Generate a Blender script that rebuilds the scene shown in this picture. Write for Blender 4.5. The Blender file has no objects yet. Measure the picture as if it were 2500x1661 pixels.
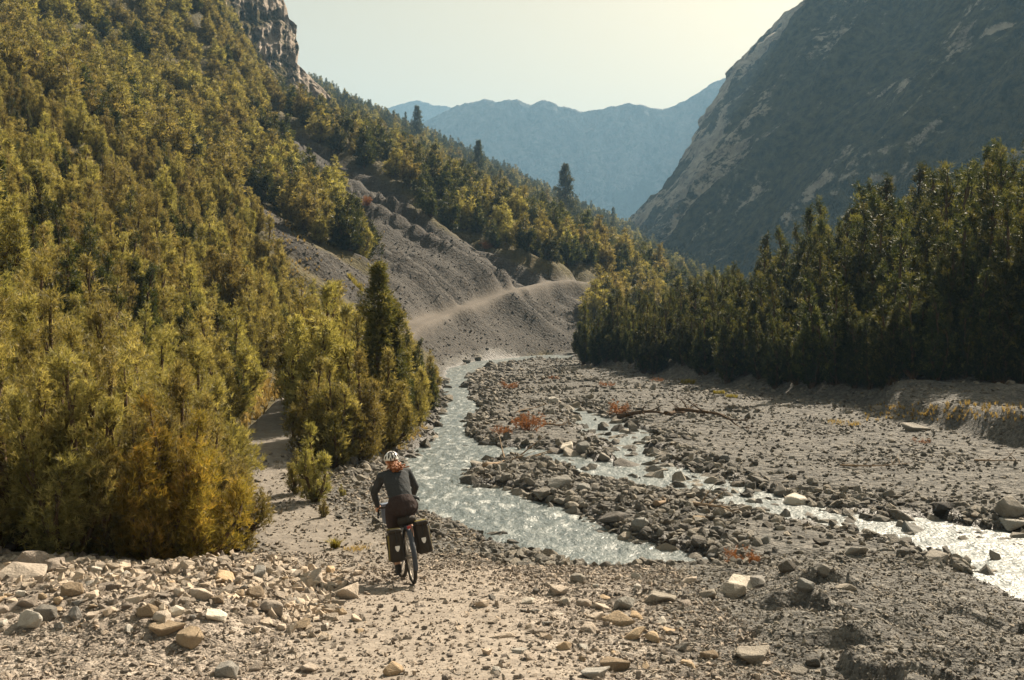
import bpy, bmesh, math, random
import numpy as np
from mathutils import Vector, Matrix, Euler

# ------------------------------------------------------------------ camera, sky, sun, exposure
SC = bpy.context.scene
COL = SC.collection
HC = 3.62                      # eye height above the rider's wheel
FPX = 35.0 / 36.0 * 2500.0     # focal length in photograph pixels
V0 = 740.0                     # horizon row in the photograph
SUN_AZ, SUN_EL = 34.0, 38.0    # degrees right of the view direction, above the horizon

cam_d = bpy.data.cameras.new('camera')
cam_d.lens = 35.0
cam_d.sensor_width = 36.0
cam_d.shift_y = (V0 - 830.5) / 2500.0
cam_d.clip_start = 0.1
cam_d.clip_end = 20000.0
cam = bpy.data.objects.new('camera', cam_d)
COL.objects.link(cam)
cam.location = (0, 0, HC)
cam.rotation_euler = (math.radians(90), 0, 0)
SC.camera = cam

world = bpy.data.worlds.new('World')
SC.world = world
world.use_nodes = True
wn, wl = world.node_tree.nodes, world.node_tree.links
wn.clear()
w_out = wn.new('ShaderNodeOutputWorld')
w_bg = wn.new('ShaderNodeBackground')
w_bg.inputs['Strength'].default_value = 0.058
w_sky = wn.new('ShaderNodeTexSky')
w_sky.sky_type = 'NISHITA'
w_sky.sun_disc = False
w_sky.sun_elevation = math.radians(SUN_EL)
w_sky.sun_rotation = math.radians(SUN_AZ)
w_sky.altitude = 1500
w_sky.air_density = 1.0
w_sky.dust_density = 7.0
w_sky.ozone_density = 1.0
w_hs = wn.new('ShaderNodeHueSaturation')
w_hs.inputs['Saturation'].default_value = 0.25
w_mx = wn.new('ShaderNodeMix')
w_mx.data_type = 'RGBA'
w_mx.blend_type = 'MULTIPLY'
w_mx.inputs['Factor'].default_value = 1.0
w_mx.inputs['B'].default_value = (1.0, 0.785, 0.46, 1)
wl.new(w_sky.outputs[0], w_hs.inputs['Color'])
wl.new(w_hs.outputs[0], w_mx.inputs['A'])
wl.new(w_mx.outputs['Result'], w_bg.inputs['Color'])
wl.new(w_bg.outputs[0], w_out.inputs['Surface'])

sun_d = bpy.data.lights.new('sun', 'SUN')
sun_d.energy = 5.0
sun_d.angle = math.radians(0.53)
sun_d.color = (1.0, 0.87, 0.69)
sun = bpy.data.objects.new('sun', sun_d)
COL.objects.link(sun)
_az, _el = math.radians(SUN_AZ), math.radians(SUN_EL)
SUN_DIR = Vector((math.sin(_az) * math.cos(_el), math.cos(_az) * math.cos(_el), math.sin(_el)))
sun.rotation_euler = (-SUN_DIR).to_track_quat('-Z', 'Y').to_euler()
sun.location = (200, 100, 300)

SC.view_settings.view_transform = 'Standard'
SC.view_settings.look = 'None'
SC.view_settings.exposure = 1.6
SC.view_settings.gamma = 1.0
SC.view_settings.use_curve_mapping = False
SC.render.engine = 'CYCLES'
SC.cycles.use_denoising = True
SC.cycles.adaptive_threshold = 0.015
SC.cycles.max_bounces = 6
SC.cycles.diffuse_bounces = 3
SC.cycles.glossy_bounces = 2
SC.cycles.transmission_bounces = 3
SC.cycles.transparent_max_bounces = 6
SC.cycles.volume_bounces = 0
SC.cycles.caustics_reflective = False
SC.cycles.caustics_refractive = False
SC.cycles.sample_clamp_indirect = 4.0

RNG = np.random.default_rng(7)
random.seed(7)

# ------------------------------------------------------------------ small helpers
def hash2(ix, iy, seed):
    h = (ix.astype(np.int64) * 374761393 + iy.astype(np.int64) * 668265263 + seed * 2246822519) & 0xFFFFFFFF
    h = ((h ^ (h >> 13)) * 1274126177) & 0xFFFFFFFF
    h = ((h ^ (h >> 15)) * 2654435761) & 0xFFFFFFFF
    return (h ^ (h >> 16)) / 4294967295.0

def vnoise(x, y, seed=0):
    x = np.asarray(x, float); y = np.asarray(y, float)
    ix = np.floor(x); iy = np.floor(y)
    fx = x - ix; fy = y - iy
    fx = fx * fx * fx * (fx * (fx * 6 - 15) + 10); fy = fy * fy * fy * (fy * (fy * 6 - 15) + 10)
    a = hash2(ix, iy, seed); b = hash2(ix + 1, iy, seed); c = hash2(ix, iy + 1, seed); d = hash2(ix + 1, iy + 1, seed)
    return ((a + (b - a) * fx) * (1 - fy) + (c + (d - c) * fx) * fy) * 2 - 1

def fbm(x, y, octv=4, seed=0, gain=0.5):
    s = 0.0; a = 1.0; t = 0.0
    for k in range(octv):
        cr, sr = math.cos(0.6 * k + .3), math.sin(0.6 * k + .3)
        s = s + a * vnoise((x * cr - y * sr) * 2 ** k, (x * sr + y * cr) * 2 ** k, seed + k * 17)
        t += a; a *= gain
    return s / t

def ridged(x, y, octv=4, seed=0):
    s = 0.0; a = 1.0; t = 0.0
    for k in range(octv):
        s = s + a * (1 - 2 * np.abs(vnoise(x * 2 ** k + 3.7 * k, y * 2 ** k, seed + k * 31)))
        t += a; a *= 0.5
    return s / t

def sstep(x, a, b):
    t = np.clip((np.asarray(x, float) - a) / (b - a), 0, 1)
    return t * t * (3 - 2 * t)

def proj(x, y, z):
    return 1250 + FPX * x / y, V0 + FPX * (HC - z) / y

def poly_sd(x, y, pts, closed=True):
    """signed distance to a polygon (negative inside), or distance to a polyline"""
    x = np.asarray(x, float); y = np.asarray(y, float)
    d2 = np.full(x.shape, 1e18); inside = np.zeros(x.shape, bool)
    n = len(pts)
    for i in range(n if closed else n - 1):
        ax, ay = pts[i]; bx, by = pts[(i + 1) % n]
        ex, ey = bx - ax, by - ay
        t = np.clip(((x - ax) * ex + (y - ay) * ey) / (ex * ex + ey * ey), 0, 1)
        dx = x - ax - t * ex; dy = y - ay - t * ey
        d2 = np.minimum(d2, dx * dx + dy * dy)
        if closed and ey != 0:
            c = ((ay > y) != (by > y)) & (x < ex * (y - ay) / ey + ax)
            inside ^= c
    d = np.sqrt(d2)
    return np.where(inside, -d, d) if closed else d

def line_sd(x, y, pts):
    """distance to an open polyline, its parameter (length along it) and the side (+ = left of travel)"""
    x = np.asarray(x, float); y = np.asarray(y, float)
    best = np.full(x.shape, 1e18); par = np.zeros(x.shape); side = np.zeros(x.shape); acc = 0.0
    n = len(pts)
    for i in range(n - 1):
        ax, ay = pts[i]; bx, by = pts[i + 1]
        ex, ey = bx - ax, by - ay; L2 = ex * ex + ey * ey; L = math.sqrt(L2)
        tr = ((x - ax) * ex + (y - ay) * ey) / L2
        t = np.clip(tr, 0 if i else -1e9, 1 if i < n - 2 else 1e9)
        dx = x - ax - t * ex; dy = y - ay - t * ey
        d2 = dx * dx + dy * dy
        m = d2 < best
        best = np.where(m, d2, best)
        par = np.where(m, acc + t * L, par)
        side = np.where(m, ex * (y - ay) - ey * (x - ax), side)
        acc += L
    return np.sqrt(best), par, np.sign(side)

def mesh_arrays(name, verts, faces, attrs=None, smooth=False):
    """faces: (M,3) or (M,4) int array"""
    me = bpy.data.meshes.new(name)
    verts = np.asarray(verts, np.float32); faces = np.asarray(faces, np.int32)
    k = faces.shape[1]
    me.vertices.add(len(verts)); me.vertices.foreach_set('co', verts.ravel())
    me.loops.add(faces.size); me.loops.foreach_set('vertex_index', faces.ravel())
    me.polygons.add(len(faces))
    me.polygons.foreach_set('loop_start', np.arange(0, faces.size, k, dtype=np.int32))
    if smooth:
        me.polygons.foreach_set('use_smooth', np.ones(len(faces), bool))
    for an, av in (attrs or {}).items():
        a = me.attributes.new(an, 'FLOAT', 'POINT'); a.data.foreach_set('value', np.asarray(av, np.float32))
    me.update(calc_edges=True)
    return me

def link(name, me, mat=None, parent=None):
    o = bpy.data.objects.new(name, me)
    COL.objects.link(o)
    if mat is not None and me is not None and not me.materials:
        me.materials.append(mat)
    if parent is not None:
        o.parent = parent
    return o

def tag(o, label=None, category=None, group=None, kind=None):
    if label: o['label'] = label
    if category: o['category'] = category
    if group: o['group'] = group
    if kind: o['kind'] = kind
    return o

def empty(name, loc=(0, 0, 0), rot=(0, 0, 0), scale=(1, 1, 1)):
    o = bpy.data.objects.new(name, None)
    COL.objects.link(o)
    o.empty_display_size = 0.2
    o.location = loc; o.rotation_euler = rot; o.scale = scale
    return o

# ------------------------------------------------------------------ material helpers
class NT:
    def __init__(self, name):
        self.m = bpy.data.materials.new(name); self.m.use_nodes = True
        self.t = self.m.node_tree; self.t.nodes.clear()
        self.out = self.t.nodes.new('ShaderNodeOutputMaterial')
    def n(self, kind, **kw):
        nd = self.t.nodes.new(kind)
        for k, v in kw.items():
            if k.startswith('i_'):
                key = k[2:].replace('_', ' ')
                nd.inputs[key if key in nd.inputs else int(key)].default_value = v
            else:
                setattr(nd, k, v)
        return nd
    def l(self, a, b):
        self.t.links.new(a, b)
    def pos(self):
        return self.n('ShaderNodeNewGeometry').outputs['Position']
    def noise(self, vec, scale, detail=4, rough=0.6, w=None):
        nd = self.n('ShaderNodeTexNoise'); nd.inputs['Scale'].default_value = scale
        nd.inputs['Detail'].default_value = detail; nd.inputs['Roughness'].default_value = rough
        self.l(vec, nd.inputs['Vector'])
        return nd.outputs['Fac']
    def ramp(self, fac, stops):
        r = self.n('ShaderNodeValToRGB'); e = r.color_ramp.elements
        while len(e) < len(stops): e.new(0.5)
        for q, (p, c) in zip(e, stops):
            q.position = p; q.color = (*c, 1) if len(c) == 3 else c
        self.l(fac, r.inputs[0])
        return r.outputs[0]
    def mix(self, fac, a, b, mode='MIX'):
        m = self.n('ShaderNodeMix', data_type='RGBA', blend_type=mode)
        for s, v in (('Factor', fac), ('A', a), ('B', b)):
            sock = [q for q in m.inputs if q.name == s and q.enabled][0]
            if hasattr(v, 'default_value') or hasattr(v, 'is_output'): self.l(v, sock)
            elif isinstance(v, (int, float)): sock.default_value = v
            else: sock.default_value = (*v, 1) if len(v) == 3 else v
        return [q for q in m.outputs if q.enabled][0]
    def math(self, op, a, b=0.0, clamp=False):
        m = self.n('ShaderNodeMath', operation=op, use_clamp=clamp)
        for i, v in enumerate((a, b)):
            if isinstance(v, (int, float)): m.inputs[i].default_value = v
            else: self.l(v, m.inputs[i])
        return m.outputs[0]
    def attr(self, name):
        return self.n('ShaderNodeAttribute', attribute_name=name).outputs['Fac']
    def scalevec(self, vec, s):
        m = self.n('ShaderNodeVectorMath', operation='MULTIPLY'); self.l(vec, m.inputs[0]); m.inputs[1].default_value = s
        return m.outputs[0]
    def bump(self, h, strength=0.5, dist=0.05, normal=None):
        b = self.n('ShaderNodeBump'); b.inputs['Strength'].default_value = strength; b.inputs['Distance'].default_value = dist
        self.l(h, b.inputs['Height'])
        if normal is not None: self.l(normal, b.inputs['Normal'])
        return b.outputs[0]
    def bsdf(self, color, rough=0.9, spec=0.2, normal=None, metallic=0.0, ior=1.45):
        p = self.n('ShaderNodeBsdfPrincipled')
        for s, v in (('Base Color', color), ('Roughness', rough), ('Specular IOR Level', spec), ('Metallic', metallic), ('IOR', ior)):
            if hasattr(v, 'is_output'): self.l(v, p.inputs[s])
            elif isinstance(v, (int, float)): p.inputs[s].default_value = v
            else: p.inputs[s].default_value = (*v, 1)
        if normal is not None: self.l(normal, p.inputs['Normal'])
        return p.outputs[0]
    def done(self, shader):
        self.l(shader, self.out.inputs['Surface'])
        return self.m

def plain(name, color, rough=0.6, spec=0.3, metallic=0.0, grain=0.12, scale=40.0, fold=0):
    t = NT(name)
    tc = t.n('ShaderNodeTexCoord').outputs['Object']
    f = t.noise(tc, scale, 3)
    c = t.mix(f, tuple(v * (1 - grain) for v in color), tuple(min(1, v * (1 + grain)) for v in color))
    nb = None
    if fold: nb = t.bump(t.noise(t.scalevec(tc, (1, 1, .55)), fold, 4, .6), .8, .035)
    return t.done(t.bsdf(c, rough, spec, nb, metallic=metallic))
# ------------------------------------------------------------------ the lie of the land
_py = np.array([-20, 0, 5, 8.4, 11.5, 12.8, 13.84, 15.6, 16.6, 60, 120, 400, 3000], float)
_pz = np.array([2.6, 1.95, 1.05, .45, .17, .0, -.2, -.53, -.58, -1.36, -2.4, -6.0, -20.0], float)
_ty = np.linspace(-20, 60, 3201)
_tz = np.interp(_ty, _py, _pz)
_kk = np.exp(-0.5 * (np.arange(-40, 41) / 14.0) ** 2); _kk /= _kk.sum()
_tz = np.convolve(np.pad(_tz, 40, 'edge'), _kk, 'valid')
def floor_z(y):
    y = np.asarray(y, float)
    return np.where(y < 55, np.interp(y, _ty, _tz), np.interp(y, _py, _pz))

def on_floor(u, v, dz=0.0):
    """where the ray through photo pixel (u,v) meets the valley floor"""
    k = (v - V0) / FPX
    y = 12.0
    for _ in range(60):
        y = 0.5 * y + 0.5 * (HC - float(floor_z(y)) - dz) / k
    return ((u - 1250) / FPX * y, y)

LEFT = [(-6.5, -10), (-6.3, 10), (-6.0, 14), (-7.0, 20), (-8.6, 27), (-9.2, 35), (-8.6, 45), (-7.8, 60), (-7.0, 72), (-6.0, 80), (-5.6, 90),
        (-2.0, 104), (3.0, 113), (10, 122), (18, 134), (34, 165), (62, 250), (112, 400), (230, 760), (400, 1300)]
RIGHT = [(60, 10), (40, 30), (26, 40), (17.5, 46), (14.6, 54), (10.2, 71), (6.6, 89), (9.5, 98), (17, 106), (34, 125), (48, 160), (80, 250), (132, 400), (255, 760), (430, 1300)]
PATH_NEAR = [(-0.2, 2, 1.5), (-.55, 7, .68), (-.9, 10, .31), (-1.15, 12.0, .11), (-1.26, 12.8, 0.0), (-1.42, 13.84, -.2), (-2.2, 15.6, -.5), (-3.6, 18, -.55), (-5.3, 21, -.5), (-6.5, 25, -.35), (-7.2, 30, -.2), (-8.0, 38, .2), (-9.2, 50, .9), (-10.2, 62, 1.4)]
TRACK_PX = [(990, 812), (1020, 790), (1080, 768), (1130, 750), (1180, 733), (1260, 706), (1340, 688), (1400, 686), (1450, 694)]

# the two arms of the stream, as polygons traced on the photograph and laid on the valley floor
W1 = [(1395, 868), (1300, 866), (1210, 872), (1150, 884), (1100, 900), (1082, 925), (1080, 960), (1075, 1000), (1062, 1040), (1045, 1080), (1020, 1110), (985, 1130), (960, 1165), (985, 1215), (1030, 1245), (1090, 1265), (1120, 1290),
      (1180, 1310), (1260, 1335), (1330, 1368), (1400, 1386), (1480, 1392), (1560, 1386), (1720, 1384), (1700, 1365), (1600, 1335), (1480, 1290), (1400, 1255), (1310, 1225), (1230, 1190), (1165, 1190), (1130, 1165), (1185, 1135),
      (1250, 1120), (1320, 1130), (1420, 1150), (1480, 1140), (1400, 1110), (1300, 1095), (1230, 1090), (1165, 1085), (1130, 1060), (1150, 1030), (1168, 1000), (1160, 970), (1140, 945), (1150, 920), (1200, 895), (1290, 880), (1395, 880)]
W2 = [(1378, 985), (1450, 1010), (1560, 1040), (1590, 1070), (1600, 1105), (1640, 1130), (1720, 1160), (1800, 1180), (1870, 1205), (1960, 1225), (2060, 1245), (2170, 1265), (2290, 1265), (2400, 1290), (2520, 1310), (2900, 1350), (2900, 1500), (2600, 1450), (2490, 1425), (2380, 1395),
      (2290, 1365), (2210, 1345), (2110, 1318), (2010, 1292), (1920, 1268), (1840, 1252), (1770, 1232), (1720, 1208), (1640, 1205), (1560, 1200), (1480, 1180), (1420, 1162), (1430, 1130), (1500, 1125), (1480, 1085), (1420, 1050), (1390, 1015)]
W1 = [on_floor(u, v, -.12) for u, v in W1]
W2 = [on_floor(u, v, -.12) for u, v in W2]

def water_sd(x, y):
    wob = 0.10 * vnoise(x * 1.7, y * 1.7, 5) + 0.16 * vnoise(x * .6, y * .6, 6) + .05 * vnoise(x * 5, y * 5, 8)
    return np.minimum(poly_sd(x, y, W1) - .12, poly_sd(x, y, W2) + .28 * vnoise(x * 1.1, y * 1.1, 9) * (x < 7.5) - .10) + wob

TERR = [on_floor(u, v) for u, v in [(2120, 1012), (2260, 1040), (2390, 1075), (2520, 1110), (2900, 1180), (3300, 1000), (2900, 960), (2500, 965), (2260, 978), (2130, 985)]]
GULLY = [(-62, 190), (-40, 172), (-22, 158), (-10, 148), (-2, 140)]

PATH2 = None
def height(x, y, full=False, detail=True):
    x = np.asarray(x, float); y = np.asarray(y, float)
    shift = 2.6 * sstep(x - .12 * (y - 10), 3.0, 6.2) * (1 - sstep(y, 13.5, 17.5))
    z0 = floor_z(y + shift)
    # bars and hollows of the stream bed
    wd = water_sd(x, y)
    bed = 0.10 * fbm(x * .35, y * .35, 3, 3) + 0.05 * fbm(x * 1.6, y * 1.6, 3, 4)
    z = z0 + bed * sstep(y, 13.5, 17) + 0.05 * sstep(wd, .1, .9) * (y > 12)
    # foreground: rubble bank on the left, washed mound with scalloped scarps on the right
    near = 1 - sstep(y + shift, 12.6, 15.4)
    z = z + near * (0.34 * sstep(-x, 1.9, 3.6) * sstep(y, 8.2, 10.5) * (0.8 + .5 * fbm(x * .6, y * .6, 3, 11)))
    z = z + near * 0.035 * fbm(x * 1.3, y * 1.3, 4, 12)
    mound = near * sstep(x, 1.6, 3.8)
    sc = x * .8 + .45 * fbm(x * .8, y * .8, 3, 14) * 1.6
    sca = (y - 9.2) * .62 + .30 * fbm(x * .7, y * .9, 3, 15) * 2.6 + .34 * x
    step = sca - np.floor(sca); scal = np.floor(sca) * 0 + (sstep(step, 0.0, .22) - step)
    z = z + mound * (0.30 * scal * np.clip(.35 + 1.1 * vnoise(x * 1.25, y * .8, 16), 0, 1) + .12 * fbm(x * .7, y * .7, 3, 18))
    z = z + mound * .05 * fbm(x * 3, y * 3, 3, 20)
    ledge = poly_sd(x, y, [(2.9, 8.75), (3.4, 9.05), (4.0, 9.35), (5.2, 9.8), (9, 10.4), (9, 6), (3.0, 7.4)]) + .12 * vnoise(x * 2, y * 2, 19)
    z = z + .17 * sstep(-ledge, .0, .12)
    # gravel terrace on the far right of the bed
    td = poly_sd(x, y, TERR) + .35 * vnoise(x * .4, y * .4, 21) + .2 * fbm(x * 1.5, y * 1.5, 3, 23)
    z = z + 1.0 * sstep(-td, 0.0, 1.1) * (1 + .3 * vnoise(x * .5, y * .5, 22))
    # valley walls
    dl, pl, sl = line_sd(x, y, LEFT)
    dl = dl * sl
    dlw = dl + (.6 + .02 * np.clip(y, 0, 100)) * fbm(x * .09, y * .09, 3, 31)
    w = np.clip(dlw, 0, None)
    fan = sstep(y, 66, 92) * (1 - sstep(y, 175, 240))
    s1 = .54 + .18 * fan
    wall = s1 * w - (s1 - .49) * np.clip(w - 13, 0, None)
    wall = wall - .5 * (1 - np.exp(-w / .8))
    rough = sstep(w, 1, 14)
    along = pl + .25 * w
    gl = ridged(along * .085, w * .012, 3, 41)
    rill = ridged(along * .33, w * .02, 3, 43)
    wall = wall + rough * (1.0 * gl * (1 + .006 * y) + 1.0 * rill * (.35 + fan) + .40 * ridged(along * .9, w * .05, 2, 45) * fan + .5 * fbm(x * .05, y * .05, 3, 44) * np.clip(w / 25, 0, 3))
    wall = wall + 24 * sstep(-x / np.maximum(y, 1), .225, .33) * sstep(w, 70, 150)
    gd, gp, gs = line_sd(x, y, GULLY)
    wall = wall - 2.6 * np.exp(-(gd / 4.0) ** 2) * sstep(w, 4, 16) + .6 * np.exp(-((gd * gs - 9) / 5.0) ** 2) * sstep(w, 4, 16)
    z = np.where(dl > -2, z + np.clip(wall, 0, None) * (w > 0), z)
    dr, pr, sr = line_sd(x, y, RIGHT)
    dr = dr * -sr
    drw = dr + 1.0 * fbm(x * .12, y * .12, 3, 51)
    wr = np.clip(drw, 0, None)
    cap = 2.8 + 4.6 * sstep(x, 17, 27) * (1 - sstep(y, 70, 110)) + 3.0 * sstep(x, 26, 34) * (1 - sstep(y, 70, 110))
    rwall = cap * (1 - np.exp(-.62 * wr / cap)) + .35 * fbm(x * .3, y * .3, 3, 52) * sstep(wr, .5, 4)
    z = z + rwall * (wr > 0)
    # track bed: blend to the height of the track
    if PATH2 is None:
        return z
    pd, pp, ps = line_sd(x, y, PATH2)
    pd = np.where((pp < 0) | (pp > _pl[-1]), 1e3, pd)
    pz = np.interp(pp, _pl, _pzz)
    hw = np.interp(y, [0, 20, 40, 90, 130], [.85, .6, .6, .55, .5])
    k = 1 - sstep(pd, hw, hw * 1.0 + np.interp(y, [0, 20, 60, 130], [1.0, .9, 1.1, 1.3]))
    z = z * (1 - k) + (pz + .015 * fbm(x * 2, y * 2, 3, 61)) * k
    # stream channels
    ch = sstep(-wd, -.12, .34) * (1 - sstep(dlw, .5, 2.0))
    zw = floor_z(np.maximum(y, 15.6)) - .26 + .05 * vnoise(x * 3, y * 3, 63)
    z = z * (1 - ch) + np.minimum(z, zw) * ch
    if detail:
        lod = np.clip(14.0 / np.maximum(y, 4), 0, 1)
        z = z + (1 - .75 * k) * (1 - ch) * (.022 * fbm(x * 6, y * 6, 3, 71) * lod + .05 * fbm(x * 1.9, y * 1.9, 3, 72) * sstep(y, 15, 25))
    if full:
        return z, dict(dl=dl, dr=dr, wd=wd, k=k, td=td, pd=pd, mound=mound)
    return z

_cd = np.exp(np.linspace(math.log(6), math.log(700), 520))
def cast_many(u, v):
    """first meeting of the rays through photo pixels with the land (nan where none)"""
    u = np.asarray(u, float); v = np.asarray(v, float)
    kx = ((u - 1250) / FPX)[:, None]; kz = ((v - V0) / FPX)[:, None]
    D = _cd[None, :]
    below = height(kx * D, D + 0 * kx, detail=False) >= HC - kz * D
    i = np.argmax(below, 1); none = ~below.any(1)
    lo = _cd[np.maximum(i - 1, 0)]; hi = _cd[i]
    for _ in range(9):
        m = .5 * (lo + hi); hit = height(kx[:, 0] * m, m, detail=False) >= HC - kz[:, 0] * m
        hi = np.where(hit, m, hi); lo = np.where(hit, lo, m)
    out = np.stack([kx[:, 0] * hi, hi, HC - kz[:, 0] * hi], 1)
    out[none] = np.nan
    return out

def cast(u, v, far=700.0):
    q = cast_many([u], [v])[0]
    return None if np.isnan(q[0]) else tuple(float(c) for c in q)

PATH = PATH_NEAR + [cast(u, v) for u, v in TRACK_PX]
PATH.append((PATH[-1][0] + 12, PATH[-1][1] + 14, PATH[-1][2] - .5))
PATH2 = [(p[0], p[1]) for p in PATH]
print('TRACK', [tuple(round(q, 1) for q in p) for p in PATH[-10:]])
_pl = np.concatenate([[0], np.cumsum([math.dist(PATH2[i], PATH2[i + 1]) for i in range(len(PATH2) - 1)])])
_pzz = np.array([p[2] for p in PATH])

def S(pts):                      # polygons read on the 2360-pixel view of the photograph
    return [(u * 2500 / 2360.0, v * 2500 / 2360.0) for u, v in pts]
SCREE_A = S([(600, 262), (660, 275), (700, 322), (830, 388), (905, 442), (950, 482), (1050, 548), (1110, 578), (1260, 638), (1385, 690), (1365, 760), (1330, 815), (1230, 815), (1040, 862), (985, 800), (960, 770), (905, 690), (870, 630),
             (815, 575), (790, 500), (755, 440), (690, 390), (650, 330)])
SCREE_B = S([(440, 395), (560, 455), (640, 500), (700, 560), (790, 610), (870, 650), (960, 775), (900, 770), (840, 715), (700, 610), (560, 490)])
SCREE_R = [S([(1790, 858), (1850, 830), (1990, 800), (2000, 825), (1900, 865), (1800, 870)])]

def scree_mask(x, y, z):
    u, v = proj(x, y, z)
    a = np.minimum(poly_sd(u, v, SCREE_A), poly_sd(u, v, SCREE_B))
    for p in SCREE_R: a = np.minimum(a, poly_sd(u, v, p))
    return a                     # photo pixels, negative inside

# ---- terrain sheet
NU, NR = 640, 820
_ux = np.linspace(-.80, .80, NU)
_yy = np.exp(np.linspace(math.log(2.2), math.log(760), NR))
GX = _ux[None, :] * _yy[:, None]; GY = np.repeat(_yy[:, None], NU, 1)
GZ, GI = height(GX, GY, True)
SM = scree_mask(GX.ravel(), GY.ravel(), GZ.ravel()).reshape(GX.shape)
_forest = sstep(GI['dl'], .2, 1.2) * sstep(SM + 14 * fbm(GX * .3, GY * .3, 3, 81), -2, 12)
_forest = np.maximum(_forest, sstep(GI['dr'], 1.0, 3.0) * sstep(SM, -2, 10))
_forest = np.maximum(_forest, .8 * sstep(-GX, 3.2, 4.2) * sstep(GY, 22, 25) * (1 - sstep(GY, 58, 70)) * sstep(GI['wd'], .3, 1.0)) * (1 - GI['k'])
_wet = (1 - sstep(GI['wd'], .02, .45)) * (1 - sstep(GI['dl'], -.5, .8))
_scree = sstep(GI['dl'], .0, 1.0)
_warm = (1 - sstep(GX, .2, 2.6)) * (1 - sstep(GY, 14, 17))
_idx = np.arange(NU * NR).reshape(NR, NU)
_f = np.stack([_idx[:-1, :-1], _idx[:-1, 1:], _idx[1:, 1:], _idx[1:, :-1]], -1).reshape(-1, 4)
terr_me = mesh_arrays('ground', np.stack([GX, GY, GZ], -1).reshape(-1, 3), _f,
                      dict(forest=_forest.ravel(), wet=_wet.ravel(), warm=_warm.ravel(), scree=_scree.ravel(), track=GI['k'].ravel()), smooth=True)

height_exact = height
_keys = ('dl', 'dr', 'wd', 'k', 'td', 'pd', 'mound')
_GS = np.stack([GZ] + [GI[q] for q in _keys], -1)
_ly0, _ly1 = math.log(2.2), math.log(760)
def height(x, y, full=False, detail=True):
    """the land's height (and zones) read off the sheet just built"""
    x = np.asarray(x, float); y = np.maximum(np.asarray(y, float), 2.3)
    a = np.clip((x / y + .80) / 1.60 * (NU - 1), 0, NU - 1.001); b = np.clip((np.log(y) - _ly0) / (_ly1 - _ly0) * (NR - 1), 0, NR - 1.001)
    i = a.astype(int); j = b.astype(int); fa = (a - i)[..., None]; fb = (b - j)[..., None]
    if not full:
        G = _GS[..., :1]
    else:
        G = _GS
    v = (G[j, i] * (1 - fa) + G[j, i + 1] * fa) * (1 - fb) + (G[j + 1, i] * (1 - fa) + G[j + 1, i + 1] * fa) * fb
    if not full: return v[..., 0]
    return v[..., 0], {q: v[..., n + 1] for n, q in enumerate(_keys)}

def ground_material():
    t = NT('gravel_ground'); P = t.pos()
    big = t.noise(P, .22, 4); mid = t.noise(P, 2.2, 5, .65); fine = t.noise(P, 22, 4, .7)
    vo = t.n('ShaderNodeTexVoronoi', i_Scale=9.0); t.l(P, vo.inputs['Vector'])
    vo2 = t.n('ShaderNodeTexVoronoi', i_Scale=30.0); t.l(P, vo2.inputs['Vector'])
    vo3 = t.n('ShaderNodeTexVoronoi', i_Scale=2.6); t.l(P, vo3.inputs['Vector'])
    cell = t.ramp(t.n('ShaderNodeSeparateColor').outputs[0], [(0, (.2, .2, .2)), (1, (.5, .5, .5))]) if False else None
    sep = t.n('ShaderNodeSeparateColor'); t.l(vo.outputs['Color'], sep.inputs[0])
    sep2 = t.n('ShaderNodeSeparateColor'); t.l(vo2.outputs['Color'], sep2.inputs[0])
    sep3 = t.n('ShaderNodeSeparateColor'); t.l(vo3.outputs['Color'], sep3.inputs[0])
    v = t.math('ADD', t.math('MULTIPLY', sep.outputs[0], .3), t.math('MULTIPLY', sep2.outputs[0], .3))
    v = t.math('ADD', v, t.math('MULTIPLY', sep3.outputs[0], .18))
    v = t.math('ADD', v, t.math('MULTIPLY', mid, .35))
    grey = t.ramp(v, [(.25, (.048, .046, .043)), (.55, (.105, .10, .092)), (.85, (.20, .187, .168))])
    warmc = t.ramp(v, [(.25, (.12, .10, .084)), (.55, (.245, .208, .175)), (.85, (.39, .34, .29))])
    c = t.mix(t.attr('warm'), grey, warmc)
    c = t.mix(t.attr('scree'), c, t.mix(1.0, c, (.46, .43, .41), 'MULTIPLY'))  # shade between the scree stones put into the colour as one even darkening
    trackc = t.ramp(t.math('ADD', t.math('MULTIPLY', fine, .6), t.math('MULTIPLY', mid, .4)), [(.3, (.15, .128, .107)), (.7, (.30, .258, .215))])
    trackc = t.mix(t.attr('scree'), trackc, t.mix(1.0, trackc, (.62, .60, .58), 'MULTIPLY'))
    c = t.mix(t.math('MULTIPLY', t.attr('track'), .62), c, trackc)
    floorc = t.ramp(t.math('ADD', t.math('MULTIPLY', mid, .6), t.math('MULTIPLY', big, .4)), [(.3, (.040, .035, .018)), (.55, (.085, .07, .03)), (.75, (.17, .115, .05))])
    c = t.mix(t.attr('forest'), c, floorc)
    wetc = t.mix(1.0, c, (.42, .40, .40), 'MULTIPLY')
    c = t.mix(t.attr('wet'), c, wetc)
    h = t.math('ADD', t.math('MULTIPLY', vo.outputs['Distance'], -.06), t.math('MULTIPLY', vo2.outputs['Distance'], -.02))
    h = t.math('ADD', h, t.math('MULTIPLY', vo3.outputs['Distance'], -.14))
    h = t.math('ADD', h, t.math('MULTIPLY', fine, .03))
    h = t.math('ADD', h, t.math('MULTIPLY', mid, .12))
    h = t.math('MULTIPLY', h, t.math('SUBTRACT', 1.0, t.math('MULTIPLY', t.attr('track'), .8)))
    rough = t.math('SUBTRACT', .95, t.math('MULTIPLY', t.attr('wet'), .45))
    return t.done(t.bsdf(c, rough, .25, t.bump(h, .9, 1.0)))
MAT_GROUND = ground_material()
ground = tag(link('ground', terr_me, MAT_GROUND), kind='structure')

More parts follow.
